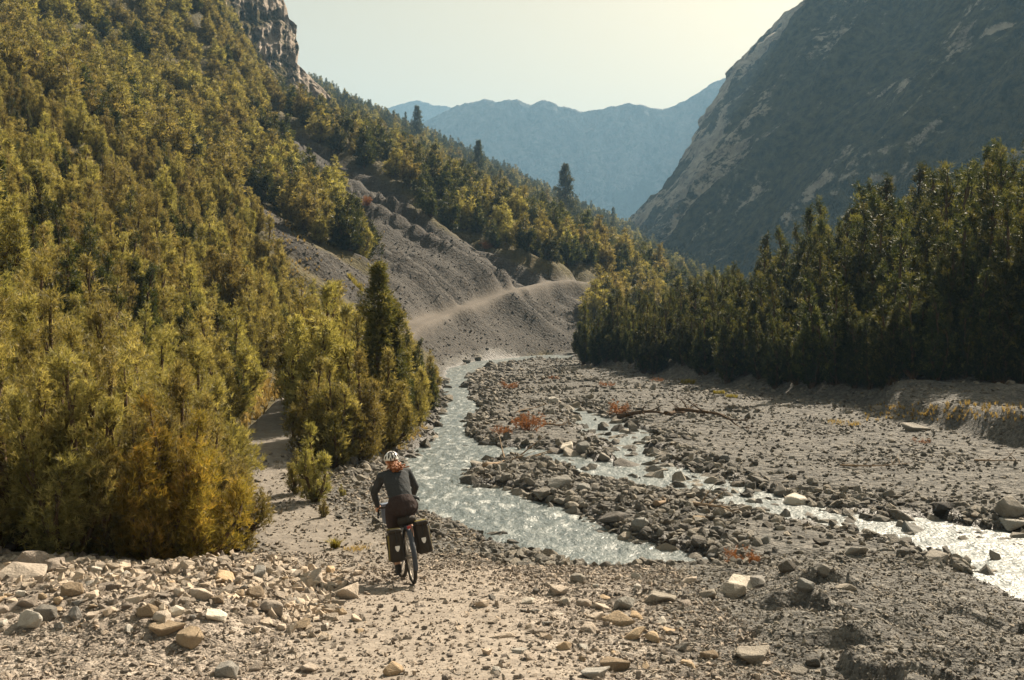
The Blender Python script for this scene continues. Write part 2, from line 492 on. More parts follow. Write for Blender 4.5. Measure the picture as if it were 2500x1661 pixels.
# ---- a coarse sheet below that carries the land out to the horizon
_n = 40
_hx = np.linspace(-9000, 9000, _n); _hy = np.linspace(-6000, 12000, _n)
_HX, _HY = np.meshgrid(_hx, _hy)
_i = np.arange(_n * _n).reshape(_n, _n)
low_me = mesh_arrays('terrain', np.stack([_HX, _HY, np.full_like(_HX, -55.0)], -1).reshape(-1, 3), np.stack([_i[:-1, :-1], _i[:-1, 1:], _i[1:, 1:], _i[1:, :-1]], -1).reshape(-1, 4))
for a_ in ('forest', 'wet', 'warm', 'track', 'scree'):
    q = low_me.attributes.new(a_, 'FLOAT', 'POINT'); q.data.foreach_set('value', np.full(_n * _n, .9 if a_ == 'forest' else 0, np.float32))
tag(link('terrain', low_me, MAT_GROUND), kind='structure')

# ---- water
def water_material():
    t = NT('stream_water'); P = t.pos()
    a = t.noise(t.scalevec(P, (1.0, .55, 1.0)), 3.4, 3, .55)
    b = t.noise(t.scalevec(P, (1.0, .5, 1.0)), 15.0, 3, .6)
    h = t.math('ADD', t.math('MULTIPLY', a, .10), t.math('MULTIPLY', b, .035))
    foam = t.noise(t.scalevec(P, (1.0, .40, 1.0)), 4.2, 5, .72)
    run = t.attr('rapid')
    ff = t.math('MULTIPLY', t.ramp(foam, [(.52, (0, 0, 0)), (.72, (.8, .8, .8))]), run)
    c = t.mix(ff, t.ramp(a, [(.3, (.070, .088, .092)), (.7, (.13, .15, .15))]), (.52, .53, .51))
    r = t.math('ADD', t.math('SUBTRACT', .40, t.math('MULTIPLY', run, .10)), t.math('MULTIPLY', ff, .3))
    return t.done(t.bsdf(c, r, .5, t.bump(h, 1.0, 1.0), ior=1.33))
MAT_WATER = water_material()
_wy = np.exp(np.linspace(math.log(13.6), math.log(125), 760)); _wu = np.linspace(-.22, .70, 620)
WX = _wu[None, :] * _wy[:, None]; WY = np.repeat(_wy[:, None], len(_wu), 1)
WD = water_sd(WX, WY)
_rap = np.clip(1 - sstep(poly_sd(WX, WY, W1), .2, 1.0), 0, 1) * (.35 + .65 * sstep(WY, 16.5, 21))
WZ = floor_z(np.maximum(WY, 15.6)) - .115 + _rap * (.032 * fbm(WX * 3.2, WY * 1.5, 3, 91) + .022 * np.abs(fbm(WX * 1.3, WY * .7, 2, 92))) + .004 * fbm(WX * 5, WY * 3, 2, 93)
_keep = (WD < .30)
_wi = np.arange(WX.size).reshape(WX.shape)
_q = np.stack([_wi[:-1, :-1], _wi[:-1, 1:], _wi[1:, 1:], _wi[1:, :-1]], -1).reshape(-1, 4)
_q = _q[_keep.ravel()[_q].all(1)]
_used, _inv = np.unique(_q, return_inverse=True)
water_me = mesh_arrays('river', np.stack([WX, WY, WZ], -1).reshape(-1, 3)[_used], _inv.reshape(-1, 4), dict(rapid=_rap.ravel()[_used]), smooth=True)
tag(link('river', water_me, MAT_WATER), kind='structure')

# ------------------------------------------------------------------ mountains
def rock_material(name, veg, rocklo, rockhi, veg_lo, veg_hi, scale=.02):
    t = NT(name); P = t.pos()
    n1 = t.noise(P, scale, 8, .68); n2 = t.noise(P, scale * 9, 5, .7); n3 = t.noise(t.scalevec(P, (1, 1, .25)), scale * 3.0, 6, .7)
    rock = t.ramp(t.math('ADD', t.math('MULTIPLY', n2, .5), t.math('MULTIPLY', n3, .5)), [(.38, rocklo), (.62, rockhi)])
    green = t.ramp(n2, [(.38, veg_lo), (.64, veg_hi)])
    f = t.math('ADD', t.attr('rock'), t.math('ADD', t.math('MULTIPLY', t.math('SUBTRACT', n1, .5), veg), t.math('MULTIPLY', t.math('SUBTRACT', n2, .5), veg * .8)))
    c = t.mix(t.ramp(f, [(.44, (0, 0, 0)), (.56, (1, 1, 1))]), green, rock)
    h = t.math('ADD', t.math('MULTIPLY', n3, .4 / scale), t.math('MULTIPLY', n2, .14 / scale))
    return t.done(t.bsdf(c, .95, .1, t.bump(h, .8, 1.0)))

def unproj(u, v, d):
    return np.stack([(u - 1250) / FPX * d, d, HC + (V0 - v) / FPX * d], -1)

def grid_faces(nr, nc):
    i = np.arange(nr * nc).reshape(nr, nc)
    return np.stack([i[:-1, :-1], i[1:, :-1], i[1:, 1:], i[:-1, 1:]], -1).reshape(-1, 4)

def right_mountain():
    ev = np.array([-420, -200, 0, 60, 110, 180, 235, 290, 370, 450, 530, 560, 620, 800], float)
    eu = np.array([2230, 2085, 1962, 1892, 1838, 1772, 1752, 1722, 1690, 1632, 1556, 1528, 1470, 1300], float)
    nv, nu = 260, 280
    vv = np.linspace(-420, 800, nv); e = np.interp(vv, ev, eu) + 13 * fbm(vv * .03, vv * 0, 6, 101, .65)
    s = np.linspace(0, 1, nu) ** 1.15
    U = e[:, None] + (2950 - e[:, None]) * s[None, :]; V = np.repeat(vv[:, None], nu, 1)
    A = np.array([[1, 1540, 560], [1, 1960, 0], [1, 2500, 560]], float)
    co = np.linalg.solve(A, 1 / np.array([700., 770., 330.]))
    P = unproj(U, V, 1 / (co[0] + co[1] * U + co[2] * V))
    nrm = np.array([-.737, -.219, .64])
    # along the fall line the face is fluted by gullies; crags near the spur's edge
    X, Y, Z = P[..., 0], P[..., 1], P[..., 2]
    fall = np.array([-.61, -.18, -.77]); strike = np.cross(nrm, fall)
    a = P @ strike; b = P @ fall
    edge = np.exp(-(U - e[:, None]) / 150.0)
    crag = sstep(edge + .35 * fbm(a * .02, b * .008, 4, 103), .35, .75)
    D = 15 * ridged(a * .011, b * .0022, 4, 105) + 5.5 * fbm(a * .05, b * .03, 4, 106) + 4.5 * ridged(a * .045, b * .02, 4, 115) + crag * (9 * ridged(a * .03, b * .012, 4, 107) + 4.5 * ridged(a * .09, b * .04, 3, 108))
    D = D * (.25 + .75 * sstep(s[None, :] + 0 * D, 0, .10))
    P = P + D[..., None] * nrm
    rock = .22 + .20 * ridged(a * .05, b * .010, 3, 116) + .22 * crag + .50 * crag * fbm(a * .06, b * .03, 4, 113) + .34 * fbm(a * .03, b * .006, 5, 109)
    for (c0, w0, b0, b1) in ((-.10, 7, 0, 1), (.12, 5, 0, 1)):
        pass
    # pale gravel runs down the face
    for u0, v0, u1, v1, w in ((2520, 215, 1930, 585, 12), (2520, 60, 2230, 250, 9), (2560, 320, 1950, 660, 30), (2380, 400, 1930, 560, 8), (2250, 180, 2050, 330, 7)):
        d, tpar, _s = line_sd(U + 9 * fbm(a * .04, b * .04, 3, 110), V, [(u0, v0), (u1, v1)])
        on = sstep(tpar, -30, 40) * (1 - sstep(tpar, math.dist((u0, v0), (u1, v1)) - 60, math.dist((u0, v0), (u1, v1))))
        rock = np.maximum(rock, .60 * (1 - sstep(d, w * .2, w * 1.7)) * on * (.72 + .7 * fbm(a * .08, b * .05, 4, 111)))
    # the spur turns away behind its crest
    back = []
    for k in range(1, 15):
        q = P[:, 0] + np.array([.42, 1.0, -.30]) * (k * 14) + np.array([1.0, 0, 0]) * (k * k * .8)
        q[:, 2] += 6 * fbm(vv * .02, vv * 0 + k * .5, 3, 112)
        back.append(q)
    P = np.concatenate([np.stack(back[::-1], 1), P], 1)
    rock = np.concatenate([np.full((nv, 14), .6), rock], 1)
    me = mesh_arrays('mountain', P.reshape(-1, 3), grid_faces(nv, nu + 14), dict(rock=rock.ravel()), smooth=True)
    m = rock_material('spur_rock_and_dwarf_pine', 1.1, (.12, .10, .085), (.55, .49, .41), (.014, .018, .010), (.11, .10, .05))
    tag(link('mountain', me, m), kind='structure')
right_mountain()

def far_range(name, crest, d_top, d_bot, v_bot, seed, amp):
    cu = np.array([p[0] for p in crest], float); cv = np.array([p[1] for p in crest], float)
    nu, nv = 300, 110
    uu = np.linspace(cu[0], cu[-1], nu)
    top = np.interp(uu, cu, cv) + 4.0 * fbm(uu * .05, uu * 0, 5, seed, .65) + 4.0 * ridged(uu * .045, uu * 0, 4, seed + 3)
    s = np.linspace(0, 1, nv)[:, None]
    V = top[None, :] * (1 - s) + v_bot * s; U = np.repeat(uu[None, :], nv, 0)
    D = d_top * (1 - s) + d_bot * s + 0 * U
    D = D - amp * s ** .5 * (.6 * ridged(U * .012, s * 1.2 + 0 * U, 4, seed + 7) + .5 * fbm(U * .03, s * 9 + 0 * U, 5, seed + 9)) * (.3 + s)
    D = D - amp * .10 * ridged(U * .05, s * 14, 3, seed + 11) * sstep(s, 0, .08)
    P = unproj(U, V, D)
    back = [P[0] + np.array([0, 1, -.75]) * (k * 60.0) for k in range(1, 8)]
    P = np.concatenate([np.stack(back[::-1], 0), P], 0)
    rock = np.concatenate([np.full((7, nu), .9), .75 - .55 * s + .25 * fbm(U * .02, s * 6, 4, seed + 13)], 0)
    me = mesh_arrays(name, P.reshape(-1, 3), grid_faces(nv + 7, nu), dict(rock=rock.ravel()), smooth=True)
    me.flip_normals()
    m = rock_material(name + '_rock', .5, (.05, .055, .055), (.32, .31, .30), (.02, .028, .018), (.06, .07, .04), .006)
    tag(link(name, me, m), kind='structure')
far_range('mountain', [(300, 330), (760, 330), (860, 300), (920, 272), (960, 256), (1010, 244), (1060, 255), (1110, 263), (1180, 290), (1400, 330), (2000, 330)], 3300, 3000, 620, 201, 130)
far_range('mountain', [(300, 420), (880, 400), (980, 345), (1040, 296), (1080, 275), (1130, 252), (1165, 246), (1190, 243), (1212, 249), (1240, 241), (1270, 246), (1295, 256), (1325, 243), (1350, 249), (1375, 262), (1420, 272), (1455, 268), (1490, 260),
           (1535, 250), (1570, 256), (1600, 266), (1622, 268), (1660, 250), (1700, 228), (1745, 198), (1768, 188), (1800, 205), (1900, 190), (2050, 120), (2300, 100)], 2500, 2180, 720, 221, 190)

def cliff():
    # crag above the hillside at the top left
    ev = np.array([-120, 0, 45, 62, 100, 118, 150, 200, 260], float)
    eu = np.array([660, 692, 706, 726, 724, 730, 722, 770, 830], float)
    nv, nu = 90, 110
    vv = np.linspace(-120, 240, nv); e = np.interp(vv, ev, eu) + 4 * fbm(vv * .06, vv * 0, 3, 301)
    s = np.linspace(0, 1, nu)[None, :]
    U = e[:, None] - 250 * s; V = np.repeat(vv[:, None], nu, 1) + 10 * s
    D = 330 - 42 * s + (V - 60) * -.05
    D = D - 6 * ridged(U * .03, V * .012, 4, 303) - 1.8 * ridged(U * .09, V * .05, 3, 304) - .9 * fbm(U * .05, V * .1, 3, 305)
    P = unproj(U, V, D)
    back = [P[:, 0] + np.array([-.25, 1.0, -.05]) * (k * 7.0) for k in range(1, 9)]
    P = np.concatenate([np.stack(back[::-1], 1), P], 1)
    rock = np.concatenate([np.full((nv, 8), .9), .62 - .30 * s + .35 * fbm(U * .03, V * .03, 4, 306)], 1)
    me = mesh_arrays('cliff', P.reshape(-1, 3), grid_faces(nv, nu + 8), dict(rock=rock.ravel()), smooth=True)
    me.flip_normals()
    m = rock_material('cliff_rock', .6, (.20, .155, .12), (.56, .47, .39), (.04, .045, .015), (.13, .09, .035), .06)
    tag(link('cliff', me, m), kind='structure')
cliff()

# ------------------------------------------------------------------ the air
def haze_box():
    x0, x1, y0, y1, z0, z1 = -2600, 2600, -500, 4200, -56, 800
    v = [(x, y, z) for x in (x0, x1) for y in (y0, y1) for z in (z0, z1)]
    f = [(0, 1, 3, 2), (4, 6, 7, 5), (0, 4, 5, 1), (2, 3, 7, 6), (0, 2, 6, 4), (1, 5, 7, 3)]
    me = bpy.data.meshes.new('haze'); me.from_pydata(v, [], f)
    t = NT('valley_haze')
    pv = t.n('ShaderNodeVolumePrincipled')
    pv.inputs['Color'].default_value = (.36, .66, 1.0, 1)
    pv.inputs['Density'].default_value = 0.00026
    pv.inputs['Anisotropy'].default_value = 0.0
    t.l(pv.outputs[0], t.out.inputs['Volume'])
    pv.inputs['Density Attribute'].default_value = ''
    t.m.cycles.homogeneous_volume = True
    tag(link('haze', me, t.m), kind='stuff')
haze_box()
# ------------------------------------------------------------------ trees
def needle_material(name, lo, hi, tip, trans=.45):
    t = NT(name)
    oi = t.n('ShaderNodeObjectInfo').outputs['Random']
    tint = t.attr('tint')
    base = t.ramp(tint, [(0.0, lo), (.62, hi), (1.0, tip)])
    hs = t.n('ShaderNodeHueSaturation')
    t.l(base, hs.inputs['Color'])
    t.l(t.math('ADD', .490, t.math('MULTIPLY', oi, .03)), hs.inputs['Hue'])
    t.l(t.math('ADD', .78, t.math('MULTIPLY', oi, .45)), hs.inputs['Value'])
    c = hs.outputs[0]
    d = t.bsdf(c, .55, .35)
    tr = t.n('ShaderNodeBsdfTranslucent'); t.l(t.mix(1.0, c, (1.0, .95, .55), 'MULTIPLY'), tr.inputs['Color'])
    mx = t.n('ShaderNodeMixShader', i_0=trans); t.l(d, mx.inputs[1]); t.l(tr.outputs[0], mx.inputs[2])
    return t.done(mx.outputs[0])
M_NEEDLE = needle_material('pine_needles_olive', (.078, .069, .026), (.285, .243, .092), (.60, .49, .21), .48)
M_NEEDLE_DARK = needle_material('pine_needles_green', (.014, .021, .008), (.052, .060, .019), (.27, .24, .08), .40)  # green with the forest's own shade and rim-lit tips painted into the colours
M_NEEDLE_MID = needle_material('pine_needles_mid_green', (.035, .042, .015), (.135, .138, .045), (.38, .33, .12), .45)
M_NEEDLE_GOLD = needle_material('pine_needles_golden', (.12, .10, .024), (.30, .235, .055), (.56, .36, .085), .5)
M_BARK = plain('pine_bark', (.10, .068, .045), .95, .1, grain=.4, scale=9)
M_BARK_GREY = plain('weathered_wood', (.26, .19, .13), .9, .15, grain=.45, scale=14)

def tubes(paths, sides=5):
    """tapered tubes; paths: list of (points (n,3), radii (n,))"""
    V, F = [], []; off = 0
    for pts, rad in paths:
        pts = np.asarray(pts, float); rad = np.asarray(rad, float)
        if sides >= 6:
            pts = np.concatenate([pts[:1], pts, pts[-1:]]); rad = np.concatenate([[0], rad, [0]])
        n = len(pts)
        tan = np.gradient(pts, axis=0); tan /= np.linalg.norm(tan, axis=1)[:, None] + 1e-9
        ref = np.where(np.abs(tan[:, 2:3]) > .9, np.array([[1., 0, 0]]), np.array([[0, 0, 1.]]))
        a = np.cross(tan, ref); a /= np.linalg.norm(a, axis=1)[:, None] + 1e-9
        b = np.cross(tan, a)
        ang = np.linspace(0, 2 * math.pi, sides, endpoint=False)
        ring = pts[:, None] + rad[:, None, None] * (np.cos(ang)[None, :, None] * a[:, None] + np.sin(ang)[None, :, None] * b[:, None])
        V.append(ring.reshape(-1, 3))
        i = np.arange(n * sides).reshape(n, sides) + off
        j = np.roll(i, -1, 1)
        F.append(np.stack([i[:-1], j[:-1], j[1:], i[1:]], -1).reshape(-1, 4))
        off += n * sides
    return np.concatenate(V), np.concatenate(F)

def needles_at(pos, axis, tint, rng, k, nl, nw, shoot, spread):
    """k thin pointed needles round every shoot"""
    n = len(pos)
    P = np.repeat(pos, k, 0); A = np.repeat(axis, k, 0); T = np.repeat(tint, k)
    rnd = rng.normal(size=(n * k, 3)); rnd -= (rnd * A).sum(1)[:, None] * A
    rnd /= np.linalg.norm(rnd, axis=1)[:, None] + 1e-9
    sp = spread * rng.uniform(.6, 1.25, (n * k, 1))
    D = A * np.cos(sp) + rnd * np.sin(sp)
    W = np.cross(D, rng.normal(size=(n * k, 3))); W /= np.linalg.norm(W, axis=1)[:, None] + 1e-9
    B = P + A * rng.uniform(-.3, .7, (n * k, 1)) * shoot
    L = nl * rng.uniform(.7, 1.2, (n * k, 1))
    v = np.stack([B - W * nw * .5, B + W * nw * .5, B + D * L], 1).reshape(-1, 3)
    tt = np.stack([T * .8, T * .8, np.clip(T + .12, 0, 1)], 1).ravel()
    return v, tt

def make_tree(seed, H, R, nsp, clumps, tufts, k, nl, nw, csize, lean=0.0, slim=.23, cone=False, bare=.08):
    rng = np.random.default_rng(seed)
    stems = []; V = []; T = []
    trunk_top = H * (.93 if cone else .55)
    for i in range(nsp):
        if cone or i == 0:
            ang, rad, h = rng.uniform(0, 6.28), 0.0 if cone else .12 * R, H
        else:
            ang = i * 2.4 + rng.uniform(-.5, .5); f = math.sqrt((i + .3) / nsp)
            rad = R * (.25 + .62 * f); h = H * (1 - .50 * f ** 1.3) * rng.uniform(.82, 1.04)
        t = np.linspace(0, 1, 9)
        wob = .05 * H * np.stack([np.sin(t * 3 + rng.uniform(0, 6)), np.sin(t * 3.3 + rng.uniform(0, 6))], 1) * t[:, None] * (0 if cone else 1)
        r = rad * np.minimum(1, (t * 1.5) ** .75)
        pts = np.stack([r * math.cos(ang) + wob[:, 0] + lean * t * t * H, r * math.sin(ang) + wob[:, 1], t * h], 1)
        pts[0] *= .2
        thick = (.030 if i else .042) * H ** .8 * (1 if cone else .75)
        stems.append((pts, thick * (1 - t) ** .8 + .006))
        rs = (R if cone else slim * H * rng.uniform(.75, 1.15) * (.9 if i else 1.1))
        n = clumps
        tt = bare + (1 - bare) * rng.uniform(0, 1, n) ** (1.15 if cone else .85)
        prof = np.power(1 - tt, .72) * np.minimum(1, (tt - bare * .4) / .17) ** .6 + .035
        if cone:
            tier = .80 + .28 * np.sin(tt * H * 4.2 + seed)
            prof = (np.power(1 - tt, .55) * np.minimum(1, (tt + .05) / .32) ** .5 + .03) * tier
        th = rng.uniform(0, 6.28, n); fr = np.sqrt(rng.uniform(.12, 1.0, n))
        cx = np.stack([np.interp(tt, t, pts[:, q]) for q in range(3)], 1)
        out = np.stack([np.cos(th), np.sin(th), np.zeros(n)], 1)
        lump = 1 + .35 * np.sin(th * 3 + seed + tt * 9) * np.sin(tt * 17 + i)
        C = cx + out * (rs * prof * fr * lump)[:, None]
        C[:, 2] += (.10 * fr * rs)
        ct = np.clip(rng.normal(.40, .22, n) + .45 * (fr - .7) + .15 * tt, .0, .96)  # shade inside the crown and highlights on outer clumps painted into the tint
        pos = np.repeat(C, tufts, 0) + rng.normal(size=(n * tufts, 3)) * csize * np.array([.8, .8, 1.0])
        pos[:, 2] = np.maximum(pos[:, 2], .04)
        o2 = np.repeat(out, tufts, 0)
        ax = np.array([0, 0, .85 if not cone else .45]) + o2 * (.62 if not cone else .85) + rng.normal(size=(n * tufts, 3)) * .33
        ax /= np.linalg.norm(ax, axis=1)[:, None]
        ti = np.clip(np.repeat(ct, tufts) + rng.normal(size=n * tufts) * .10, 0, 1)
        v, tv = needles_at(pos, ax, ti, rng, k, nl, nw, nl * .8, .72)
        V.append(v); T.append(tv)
        # limbs that carry the clumps
        for q in range(min(10, n // 4)):
            j = rng.integers(n); a0 = cx[j]; b0 = C[j]
            base = np.array([np.interp(max(tt[j] - .10, .02), t, pts[:, w]) for w in range(3)])
            stems.append((np.stack([base, base * .4 + b0 * .6 + [0, 0, -.02 * H], b0]), np.array([.012, .008, .004]) * H ** .8))
    V = np.concatenate(V); T = np.concatenate(T)
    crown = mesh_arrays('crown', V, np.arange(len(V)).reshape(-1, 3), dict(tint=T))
    tv, tf = tubes(stems, 5)
    tv[:, 2] -= .12 * (tv[:, 2] < .05 * H)
    trunk = mesh_arrays('trunk', tv, tf, smooth=True)
    trunk.materials.append(M_BARK)
    return crown, trunk, H

def proto(mat, *a, **kw):
    c, t, h = make_tree(*a, **kw); c.materials.append(mat)
    return c, t, h

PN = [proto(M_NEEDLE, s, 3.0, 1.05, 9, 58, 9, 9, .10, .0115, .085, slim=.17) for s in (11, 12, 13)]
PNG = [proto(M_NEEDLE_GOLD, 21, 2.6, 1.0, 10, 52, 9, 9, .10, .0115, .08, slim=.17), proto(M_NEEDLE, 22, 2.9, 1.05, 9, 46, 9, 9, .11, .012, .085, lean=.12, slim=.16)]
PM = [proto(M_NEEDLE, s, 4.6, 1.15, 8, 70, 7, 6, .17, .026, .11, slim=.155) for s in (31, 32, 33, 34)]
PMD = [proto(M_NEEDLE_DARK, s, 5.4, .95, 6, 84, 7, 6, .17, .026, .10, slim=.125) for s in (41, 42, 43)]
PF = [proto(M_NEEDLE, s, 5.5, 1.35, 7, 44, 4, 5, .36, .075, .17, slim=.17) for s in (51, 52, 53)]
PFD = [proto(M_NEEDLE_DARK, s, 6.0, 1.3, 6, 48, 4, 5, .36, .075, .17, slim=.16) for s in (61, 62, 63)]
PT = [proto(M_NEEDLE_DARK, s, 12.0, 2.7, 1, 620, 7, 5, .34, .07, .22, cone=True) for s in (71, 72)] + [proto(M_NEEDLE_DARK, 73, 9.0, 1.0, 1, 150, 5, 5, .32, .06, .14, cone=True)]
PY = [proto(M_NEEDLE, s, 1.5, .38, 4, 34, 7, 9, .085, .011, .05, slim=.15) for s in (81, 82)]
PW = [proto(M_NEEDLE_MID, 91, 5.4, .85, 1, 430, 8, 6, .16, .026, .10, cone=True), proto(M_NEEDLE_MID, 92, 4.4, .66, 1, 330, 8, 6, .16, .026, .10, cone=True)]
PROTO = dict(W=PW, N=PN, G=PNG, M=PM, D=PMD, F=PF, E=PFD, T=PT, Y=PY)

TREES = []   # (kind, variant, x, y, z, scale, rot, height)
def add_tree(kind, x, y, h, var=None, dz=0.0, z=None, name=None, label=None):
    lst = PROTO[kind]; var = int(RNG.integers(len(lst))) if var is None else var
    if label is None and blocks_path(x, y, float(height(np.array([x]), np.array([y]))[0]), h): return
    z = float(height(np.array([x]), np.array([y]), detail=False)[0]) if z is None else z
    TREES.append(dict(kind=kind, var=var, x=x, y=y, z=z + dz, s=h / lst[var][2], r=float(RNG.uniform(0, 6.28)), h=h, name=name, label=label))

def at_px(u, v):
    p = cast(u, v); return p[0], p[1]

# single trees one can pick out
def blocks_path(x, y, z, h):
    # the path and the golden grass beside it stay in view between the thicket and the clump
    if y > 34: return False
    for fr in (.3, .6, .85):
        for dx in (-.55, 0, .55):
            u, v = proj(x + dx, y, z + fr * h)
            if 622 < u < 712 and 935 < v < 1120: return True
    return False

def special():
    for (u, v, h, k, va, nm, lb) in [
        (925, 1085, 5.5, 'W', 0, 'mountain_pine', 'tallest green spired pine standing beside the stream beyond the cyclist'),
        (962, 1080, 4.3, 'W', 1, 'mountain_pine', 'shorter green spire touching the right side of the tallest streamside pine'),
        (985, 1010, 3.6, 'D', 1, 'mountain_pine', 'rounded green pine at the water edge where the stream narrows'),
        (770, 1225, 1.65, 'Y', 0, 'young_pine', 'young pine on the gravel by the path, tallest of the small ones'),
        (722, 1205, .95, 'Y', 1, 'young_pine', 'small young pine sprouting just left of the taller young pine'),
        (790, 1262, .42, 'Y', 1, 'young_pine', 'tiny pine seedling on bare gravel between young pine and cyclist'),
        (835, 1212, .30, 'Y', 0, 'young_pine', 'tiny pine sprout among pale stones left of the cyclist shoulder')]:
        x, y = at_px(u, v); add_tree(k, x, y, h, va, name=nm, label=lb)
    # cluster between the path and the stream
    for (u, v, h, k) in [(880, 1128, 3.0, 'M'), (820, 1140, 2.8, 'M'), (770, 1130, 2.8, 'M'), (945, 1100, 3.0, 'M'), (1010, 1040, 2.7, 'M'), (1050, 1005, 2.1, 'D'), (1045, 975, 2.4, 'M'), (965, 1060, 3.6, 'D'), (870, 1060, 4.1, 'M'), (820, 1050, 4.3, 'M'), (770, 1060, 4.6, 'M'), (940, 1035, 3.9, 'M'), (1000, 985, 2.6, 'M'), (1030, 985, 1.7, 'D'),
                          (960, 975, 3.6, 'D'), (905, 1000, 4.3, 'D'), (850, 1000, 4.4, 'D'), (1020, 945, 2.8, 'D'), (795, 1000, 4.6, 'M'), (745, 1010, 4.4, 'M'), (930, 940, 4.2, 'D'), (990, 930, 3.8, 'M'), (880, 945, 5.0, 'D')]:
        x, y = at_px(u, v); add_tree(k, x, y, h)
    for (u, v, h) in [(1418, 868, 3.6), (1440, 876, 4.6), (1462, 866, 5.0), (1480, 884, 4.4), (1500, 872, 5.2), (1430, 862, 4.4), (1405, 862, 2.6)]:
        x, y = at_px(u, v); add_tree('D', x, y, h)
    # bushes behind the rubble bank, left foreground
    for (x, y, h, k, va) in [(-4.45, 14.0, 2.15, 'G', 0), (-5.0, 13.8, 2.3, 'G', 0), (-4.75, 16.2, 2.2, 'G', 1), (-5.6, 14.0, 2.9, 'N', 0), (-6.2, 13.8, 2.9, 'N', 1), (-7.2, 14.0, 3.0, 'N', 2), (-5.2, 15.3, 2.9, 'N', 1), (-6.0, 15.4, 3.2, 'N', 0),
                             (-6.8, 15.5, 3.2, 'N', 2), (-7.9, 15.3, 3.3, 'N', 0), (-5.5, 17.9, 2.5, 'N', 2), (-5.8, 17.0, 3.1, 'N', 1), (-6.4, 17.2, 3.5, 'N', 0), (-7.6, 17.0, 3.5, 'N', 2), (-8.7, 16.8, 3.5, 'N', 1), (-9.6, 15.0, 3.3, 'N', 2),
                             (-6.2, 19.2, 3.4, 'N', 1), (-7.3, 19.2, 3.8, 'N', 0), (-8.6, 19.0, 3.8, 'N', 2), (-9.9, 18.6, 3.7, 'N', 1), (-7.6, 21.3, 3.6, 'N', 0), (-8.8, 21.6, 3.9, 'N', 1), (-10.2, 21.0, 4.0, 'N', 2), (-11.4, 20.2, 3.8, 'N', 0)]:
        add_tree(k, x, y, h, va)
    # lone tall trees on the skyline of the hillside: photo foot and top row
    for (u, v, vt, k, va, lb) in [(1380, 556, 430, 'T', 0, 'tallest dark stone pine rising above the hillside forest before blue mountains'),
                                  (1168, 448, 363, 'T', 1, 'dark conical pine on the hillside, second tallest, left of the tallest one'),
                                  (1018, 350, 276, 'T', 1, 'dark pine poking over the hillside skyline near the paler far ridge'),
                                  (1498, 590, 522, 'T', 2, 'slim spruce right of the tallest stone pine where forest meets mountain'),
                                  (905, 282, 250, 'T', 2, 'tiny spindly spruce on the skyline just right of the cliff'),
                                  (1222, 490, 428, 'T', 2, 'thin sparse spruce between the two tall dark pines'),
                                  (1312, 540, 480, 'T', 2, 'smaller dark spruce close beside the tallest stone pine'),
                                  (1332, 545, 488, 'T', 2, 'short dark spruce touching the left side of tallest stone pine'),
                                  (990, 335, 285, 'T', 2, 'short dark spruce left of the skyline pine near the far ridge'),
                                  (960, 320, 280, 'T', 2, 'leftmost of the little dark spruces on the hillside skyline')]:
        p = cast(u, v, 700)
        if p is None: continue
        h = 1.2 * (v - vt) / FPX * p[1]
        add_tree(k, p[0], p[1], h, va, name='stone_pine' if h > 9 else 'spruce_tree', label=lb)
special()
N_SPECIAL = len(TREES)

def scatter_forest():
    pts = []
    y = 16.0
    while y < 700:
        sp = 1.22 + .0145 * y if y < 150 else 3.4 + .010 * (y - 150)
        x = -.66 * y
        while x < .66 * y:
            pts.append((x + RNG.uniform(-.42, .42) * sp, y + RNG.uniform(-.42, .42) * sp)); x += sp
        y += sp * .95
    p = np.array(pts); X, Y = p[:, 0], p[:, 1]
    Z, I = height(X, Y, True, detail=False)
    sm = scree_mask(X, Y, Z) + 7 * fbm(X * .2, Y * .2, 2, 401)
    ok = (sm > 4) & (I['pd'] > np.where(Y < 40, 1.3, 2.6)) & (I['wd'] > .6)
    left = (I['dl'] > .4) & ok & ~((Y < 23) & (X > -12))
    # open grass by the path
    uu, vv = proj(X, Y, Z)
    left &= ~((np.abs(uu - 660) < 75) & (np.abs(vv - 990) < 55))
    right = (I['dr'] > -.6) & ok & (Y > 34)
    # the open scree stays in view: no crown of the near hillside may stand in front of it
    for fr in (.45, .8, 1.0):
        for du in (-.6, .6):
            a = scree_mask(X + du, Y, Z + fr * (3.6 + 0 * Z))
            left &= ~((a < -14) & (Y < 90))
    thin = hash2(np.floor(X * 7), np.floor(Y * 7), 77)
    # gaps near the scree edges and in patches
    left &= thin > .04 + .22 * (fbm(X * .045, Y * .045, 3, 403) > .28)
    for i in np.nonzero(left | right)[0]:
        x, y, z = X[i], Y[i], Z[i]
        if not (-120 < uu[i] < 2640): continue
        if left[i]:
            if y < 30: k, h = 'N', RNG.uniform(2.3, 3.8)
            elif y < 95: k, h = ('D' if RNG.uniform() < .22 else 'M'), RNG.uniform(2.3, 4.3) * (1 + .25 * (RNG.uniform() < .08))
            else: k, h = ('E' if RNG.uniform() < (.2 if uu[i] < 650 else np.interp(y, [95, 140, 220], [.35, .5, .8])) else 'F'), RNG.uniform(3.0, 6.0) * (1 + .0006 * y)
        else:
            hh = 5.0 + 3.0 * float(sstep(x, 16, 26)) * (1 - float(sstep(y, 80, 120)))
            if y < 100: k, h = 'D', hh * RNG.uniform(.65, 1.12)
            else: k, h = ('E' if RNG.uniform() < .5 else 'F'), RNG.uniform(3.8, 6.0)
        if vv[i] - FPX * h / y > 1500 or vv[i] < -90: continue
        if blocks_path(x, y, z, h): continue
        lst = PROTO[k]; var = int(RNG.integers(len(lst)))
        TREES.append(dict(kind=k, var=var, x=x, y=y, z=z, s=h / lst[var][2], r=float(RNG.uniform(0, 6.28)), h=h, name=None, label=None))
scatter_forest()
